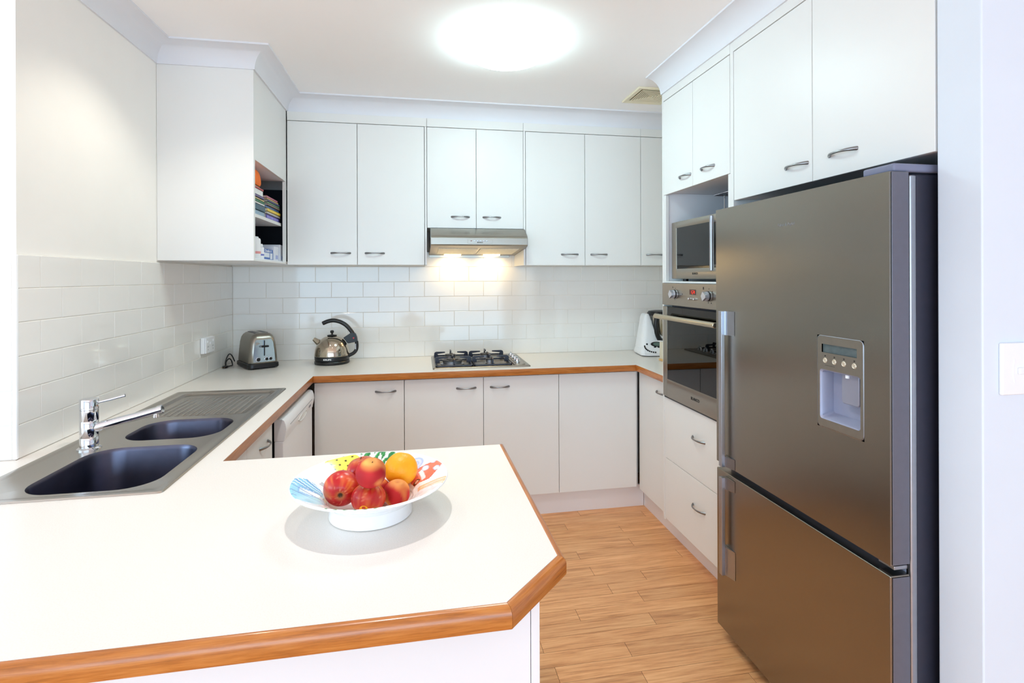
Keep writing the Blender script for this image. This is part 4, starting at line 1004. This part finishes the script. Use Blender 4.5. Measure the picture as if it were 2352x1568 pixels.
# refine the painted flank
def refine(p, k):
    o_ = []
    for a, b in zip(p, p[1:]):
        for i in range(k): s = i/k; o_.append((a[0]+(b[0]-a[0])*s, a[1]+(b[1]-a[1])*s))
    o_.append(p[-1]); return o_
fine = [(0, .004), (.084, .004), (.084, 0)] + out + refine(inn[:7], 14) + inn[7:]
bo = obj('bowl_body', lathe(fine, (BX, BY, BZ), 360), vcol('painted_ceramic', .12, .5, .3), t, angle=50)
def paint(co):
    white = srgb((246, 247, 248)); x, y, z = co.x, co.y, co.z
    r = math.hypot(x, y)
    if r < .098 or z < .036 or (z < .0775 and r < .1735 and z < .046): pass
    zi = 0
    for (ra, za), (rb, zb) in zip(inn[6::-1], inn[5::-1]):
        if ra <= r <= rb: zi = za+(zb-za)*(r-ra)/(rb-ra)
    if r < .0865 or r > .1715 or abs(z-zi) > .0022: return white
    a = math.degrees(math.atan2(y, x)) % 360; u = (r-.092)/.08
    def mixc(c): return srgb(c)
    # fish, left
    da = (a-193+180) % 360-180
    if abs(da) < 27 and u > .12:
        ww = 27*math.sqrt(max(0, 1-((u-.62)/.55)**2))
        if abs(da) < ww:
            if abs((da*.9+u*14) % 9-4.5) < .45 and da < 12: return mixc((84, 116, 190))
            if da < -12: return mixc((120, 190, 226)) if (u*10+da) % 4 > .9 else mixc((240, 250, 255))
            if -9 < da < 0 and u < .75: return mixc((214, 238, 250))
            return mixc((150, 214, 240)) if da > 4 or u > .8 else mixc((140, 192, 236))
    # pineapple, back left
    da = (a-122+180) % 360-180
    if abs(da) < 20 and u > .05:
        if abs(da) < 19*math.sqrt(max(0, 1-((u-.5)/.62)**2))+1.0:
            if abs((da % 7)-3.5) < .7 and abs(((u*80+ (int(da//7) % 2)*8) % 16)-8) < 2.2: return mixc((52, 50, 28))
            return mixc((248, 232, 92))
    da = (a-89+180) % 360-180
    if abs(da) < 15:
        s = math.sin(da*.9)+math.sin(u*9+da*.5)*.55
        if abs((da+u*16) % 11-5.5) < 1.0: return white
        if s > -.5 and u > .2: return mixc((42, 124, 70)) if (u*7+da*.6) % 3 > 1 else mixc((62, 156, 84))
    # mask-like red motif, right
    da = (a-23+180) % 360-180
    if abs(da) < 17 and u > .02:
        ww = 17*min(1, (1.05-u)*1.3+.2) if u > .5 else 17*(u*1.4+.25)
        if abs(da) < ww:
            for ca, cu, rr in ((7, .62, 4.2), (-5, .80, 4.0), (8, .90, 3.4)):
                q = math.hypot(da-ca, (cu-u)*44)
                if q < rr*.8: return mixc((226, 236, 248))
                if q < rr: return mixc((180, 196, 226))
            if abs(da-.5) < 9 and abs(u-.42-da*.006) < .06: return mixc((240, 240, 246))
            if math.hypot(da+3, (u-.20)*40) < 4: return mixc((250, 214, 190)) if math.hypot(da+3, (u-.20)*40) < 2.4 else mixc((70, 30, 26))
            return mixc((238, 128, 100)) if ww-abs(da) > 1.2 else mixc((212, 92, 72))
    da = (a-46+180) % 360-180
    if abs(da) < 9 and u > .3:
        q = math.hypot(da, (u-.6)*30)
        if q < 8.5: return mixc((206, 216, 248)) if q % 4 < 2.4 else mixc((176, 192, 244))
    da = (a-352+180) % 360-180
    if abs(da) < 16 and u > .15:
        if abs(da+u*16-8) < 6.5: return mixc((250, 198, 152)) if (da*.7+u*9) % 5 > 1.3 else mixc((253, 226, 200))
    da = (a-262+180) % 360-180
    if abs(da) < 22 and u > .45: return mixc((60, 140, 84)) if (da*.6+u*6) % 4 > 2.6 else white
    for ca in (160, 315, 210):
        if abs(((a-ca+180) % 360-180)) < 2.2 and .15 < u < .42 and abs((a-ca) % 2.2-1.1) > .75: return mixc((96, 104, 120))
    return white
colour(bo.data, paint)

# fruit: colour belongs to the skin
def noise3(p, s=1.):
    from mathutils import noise
    return noise.noise(Vector(p)*s)
def fruit_mesh(r, kind, seed):
    bm = bmesh.new(); n, m_ = 48, 30; prof_ = []
    for i in range(m_+1):
        th = PI*i/m_
        if kind == 'apple':
            rr = 1.0+.05*math.sin(th)-.34*math.exp(-(th/.30)**2)-.22*math.exp(-((PI-th)/.28)**2)
            zz = math.cos(th)*rr*(.93)+.02; rad = math.sin(th)*(1.02+.05*math.cos(th))*(rr if th > .5 and th < 2.7 else 1)
        elif kind == 'peach':
            rr = 1.0-.16*math.exp(-(th/.25)**2); zz = math.cos(th)*rr*.96; rad = math.sin(th)
        else:
            rr = 1.0-.03*math.exp(-(th/.2)**2); zz = math.cos(th)*rr*.98; rad = math.sin(th)
        prof_.append((max(rad, 0)*r if 0 < i < m_ else 0, zz*r))
    add_lathe(bm, prof_[::-1], (0, 0, 0), n)
    if kind == 'peach':
        for v in bm.verts:
            a = math.atan2(v.co.y, v.co.x); d = abs(math.sin(a/2)) if True else 0
            f = math.exp(-(a/.20)**2); h = math.hypot(v.co.x, v.co.y)/r
            v.co.x -= .055*r*f*h*(1 if v.co.z > -r*.8 else .3)
    for v in bm.verts:
        v.co *= 1+.018*noise3(v.co/r+Vector((seed, 0, 0)), 1.3)
    return bm
def skin(kind, r, seed):
    def fn(co):
        p = co/r; a = math.atan2(p.y, p.x)
        n1 = noise3((p.x+seed, p.y, p.z), 1.1); n2 = noise3((math.cos(a)*9+seed, math.sin(a)*9, p.z*.8), 1.6); n3 = noise3((math.cos(a)*13, math.sin(a)*13+seed, p.z*1.1), 1.5)
        def lerp(c, d, t_): t_ = max(0, min(1, t_)); return tuple(c[i]+(d[i]-c[i])*t_ for i in range(3))+(1,)
        if kind == 'apple':
            c = lerp(srgb((164, 8, 20)), srgb((206, 40, 38)), .5+n1)
            c = lerp(c, srgb((240, 168, 74)), max(0, n2*.45+n3*.30+n1*.55-.05)*.8)
            pole = max(0, p.z-.55)*1.6
            bot = max(0, .36-math.hypot(p.x, p.y))*2.4 if p.z < 0 else 0
            c = lerp(c, srgb((206, 184, 90)), max(pole*.6*(.6+n3), bot*.7))
            if p.z < -.5 and math.hypot(p.x, p.y) < .15: c = srgb((60, 44, 18))
            if noise3(p, 22) > .46: c = lerp(c, srgb((240, 170, 130)), .35)
            return c
        if kind == 'peach':
            c = lerp(srgb((150, 14, 26)), srgb((196, 38, 40)), .5+n1)
            c = lerp(c, srgb((248, 178, 86)), max(0, noise3((p.x+seed*2, p.y, p.z), 1.0)*1.7-.12))
            c = lerp(c, srgb((250, 190, 96)), max(0, p.z-.62)*2.0)
            return c
        c = lerp(srgb((244, 160, 10)), srgb((252, 186, 28)), .5+n1)
        return c
    return fn
def fruit(name, label, cat, kind, c, r, axis, seed, stem=True, group=None):
    m_ = {'apple': vcol('apple_skin', .30, .4, .1), 'peach': vcol('peach_skin', .6, .3, 0, .05, 700), 'orange': vcol('orange_peel', .42, .45, 0, .6, 190)}[kind]
    t = thing(name, label, cat, c, group)
    q = Vector((0, 0, 1)).rotation_difference(Vector(axis).normalized())
    o = obj('skin', fruit_mesh(r, kind, seed), m_, t, local=True, angle=180)
    colour(o.data, skin(kind, r, seed)); o.rotation_mode = 'QUATERNION'; o.rotation_quaternion = q
    if kind == 'apple' or (kind == 'peach' and stem):
        s = obj('stem', tube(spline([(0, 0, r*.55), (r*.03, 0, r*.75), (r*.10, r*.03, r*(.92 if kind == 'apple' else .86))], 4), [r*.035]*8+[r*.05], 8), mat('stem_brown', (92, 66, 36), .7, noise=.1), t, local=True)
        s.rotation_mode = 'QUATERNION'; s.rotation_quaternion = q
    return t, q
fruit('apple', 'large red apple at the left of the bowl, showing its dark calyx end', 'apple', 'apple', (1.0005, -2.3762, .9650), .0362, (-.05, .985, .14), 3.1)
ap, q = fruit('apple', 'red-yellow streaked apple with yellow sticker at the front of the bowl', 'apple', 'apple', (1.0624, -2.4144, .9538), .0344, (.1, .25, .95), 7.7)
sn = Vector((-.16, -.80, -.22)).normalized(); sd = obj('sticker', lathe([(.0095, 0), (.0095, .0005), (0, .0006)], tuple(sn*.0342), 24, tuple(sn)), mat('sticker_yellow', (250, 196, 40), .4, noise=.1, nscale=150), ap, local=True)
fruit('peach', 'red peach at the right side of the bowl, below the orange', 'peach', 'peach', (1.1215, -2.3824, .9490), .0302, (.1, -.1, 1), 2.3, False)
fruit('peach', 'red and yellow peach on top of the fruit heap', 'peach', 'peach', (1.0698, -2.4352, 1.0175), .0322, (.05, -.35, .94), 5.9)
fruit('apple', 'pale red streaked apple behind the topmost peach', 'apple', 'apple', (1.0388, -2.3086, .979), .0332, (-.2, .1, .97), 9.2)
fruit('orange', 'single ripe orange at the back right of the bowl', 'orange', 'orange', (1.1288, -2.3133, .9775), .0392, (.2, .3, .9), 1.4)
fruit('plum', 'dark red fruit wedged low in the middle of the heap', 'plum', 'peach', (1.0776, -2.3427, .9425), .0285, (.1, .1, 1), 8.8, False)
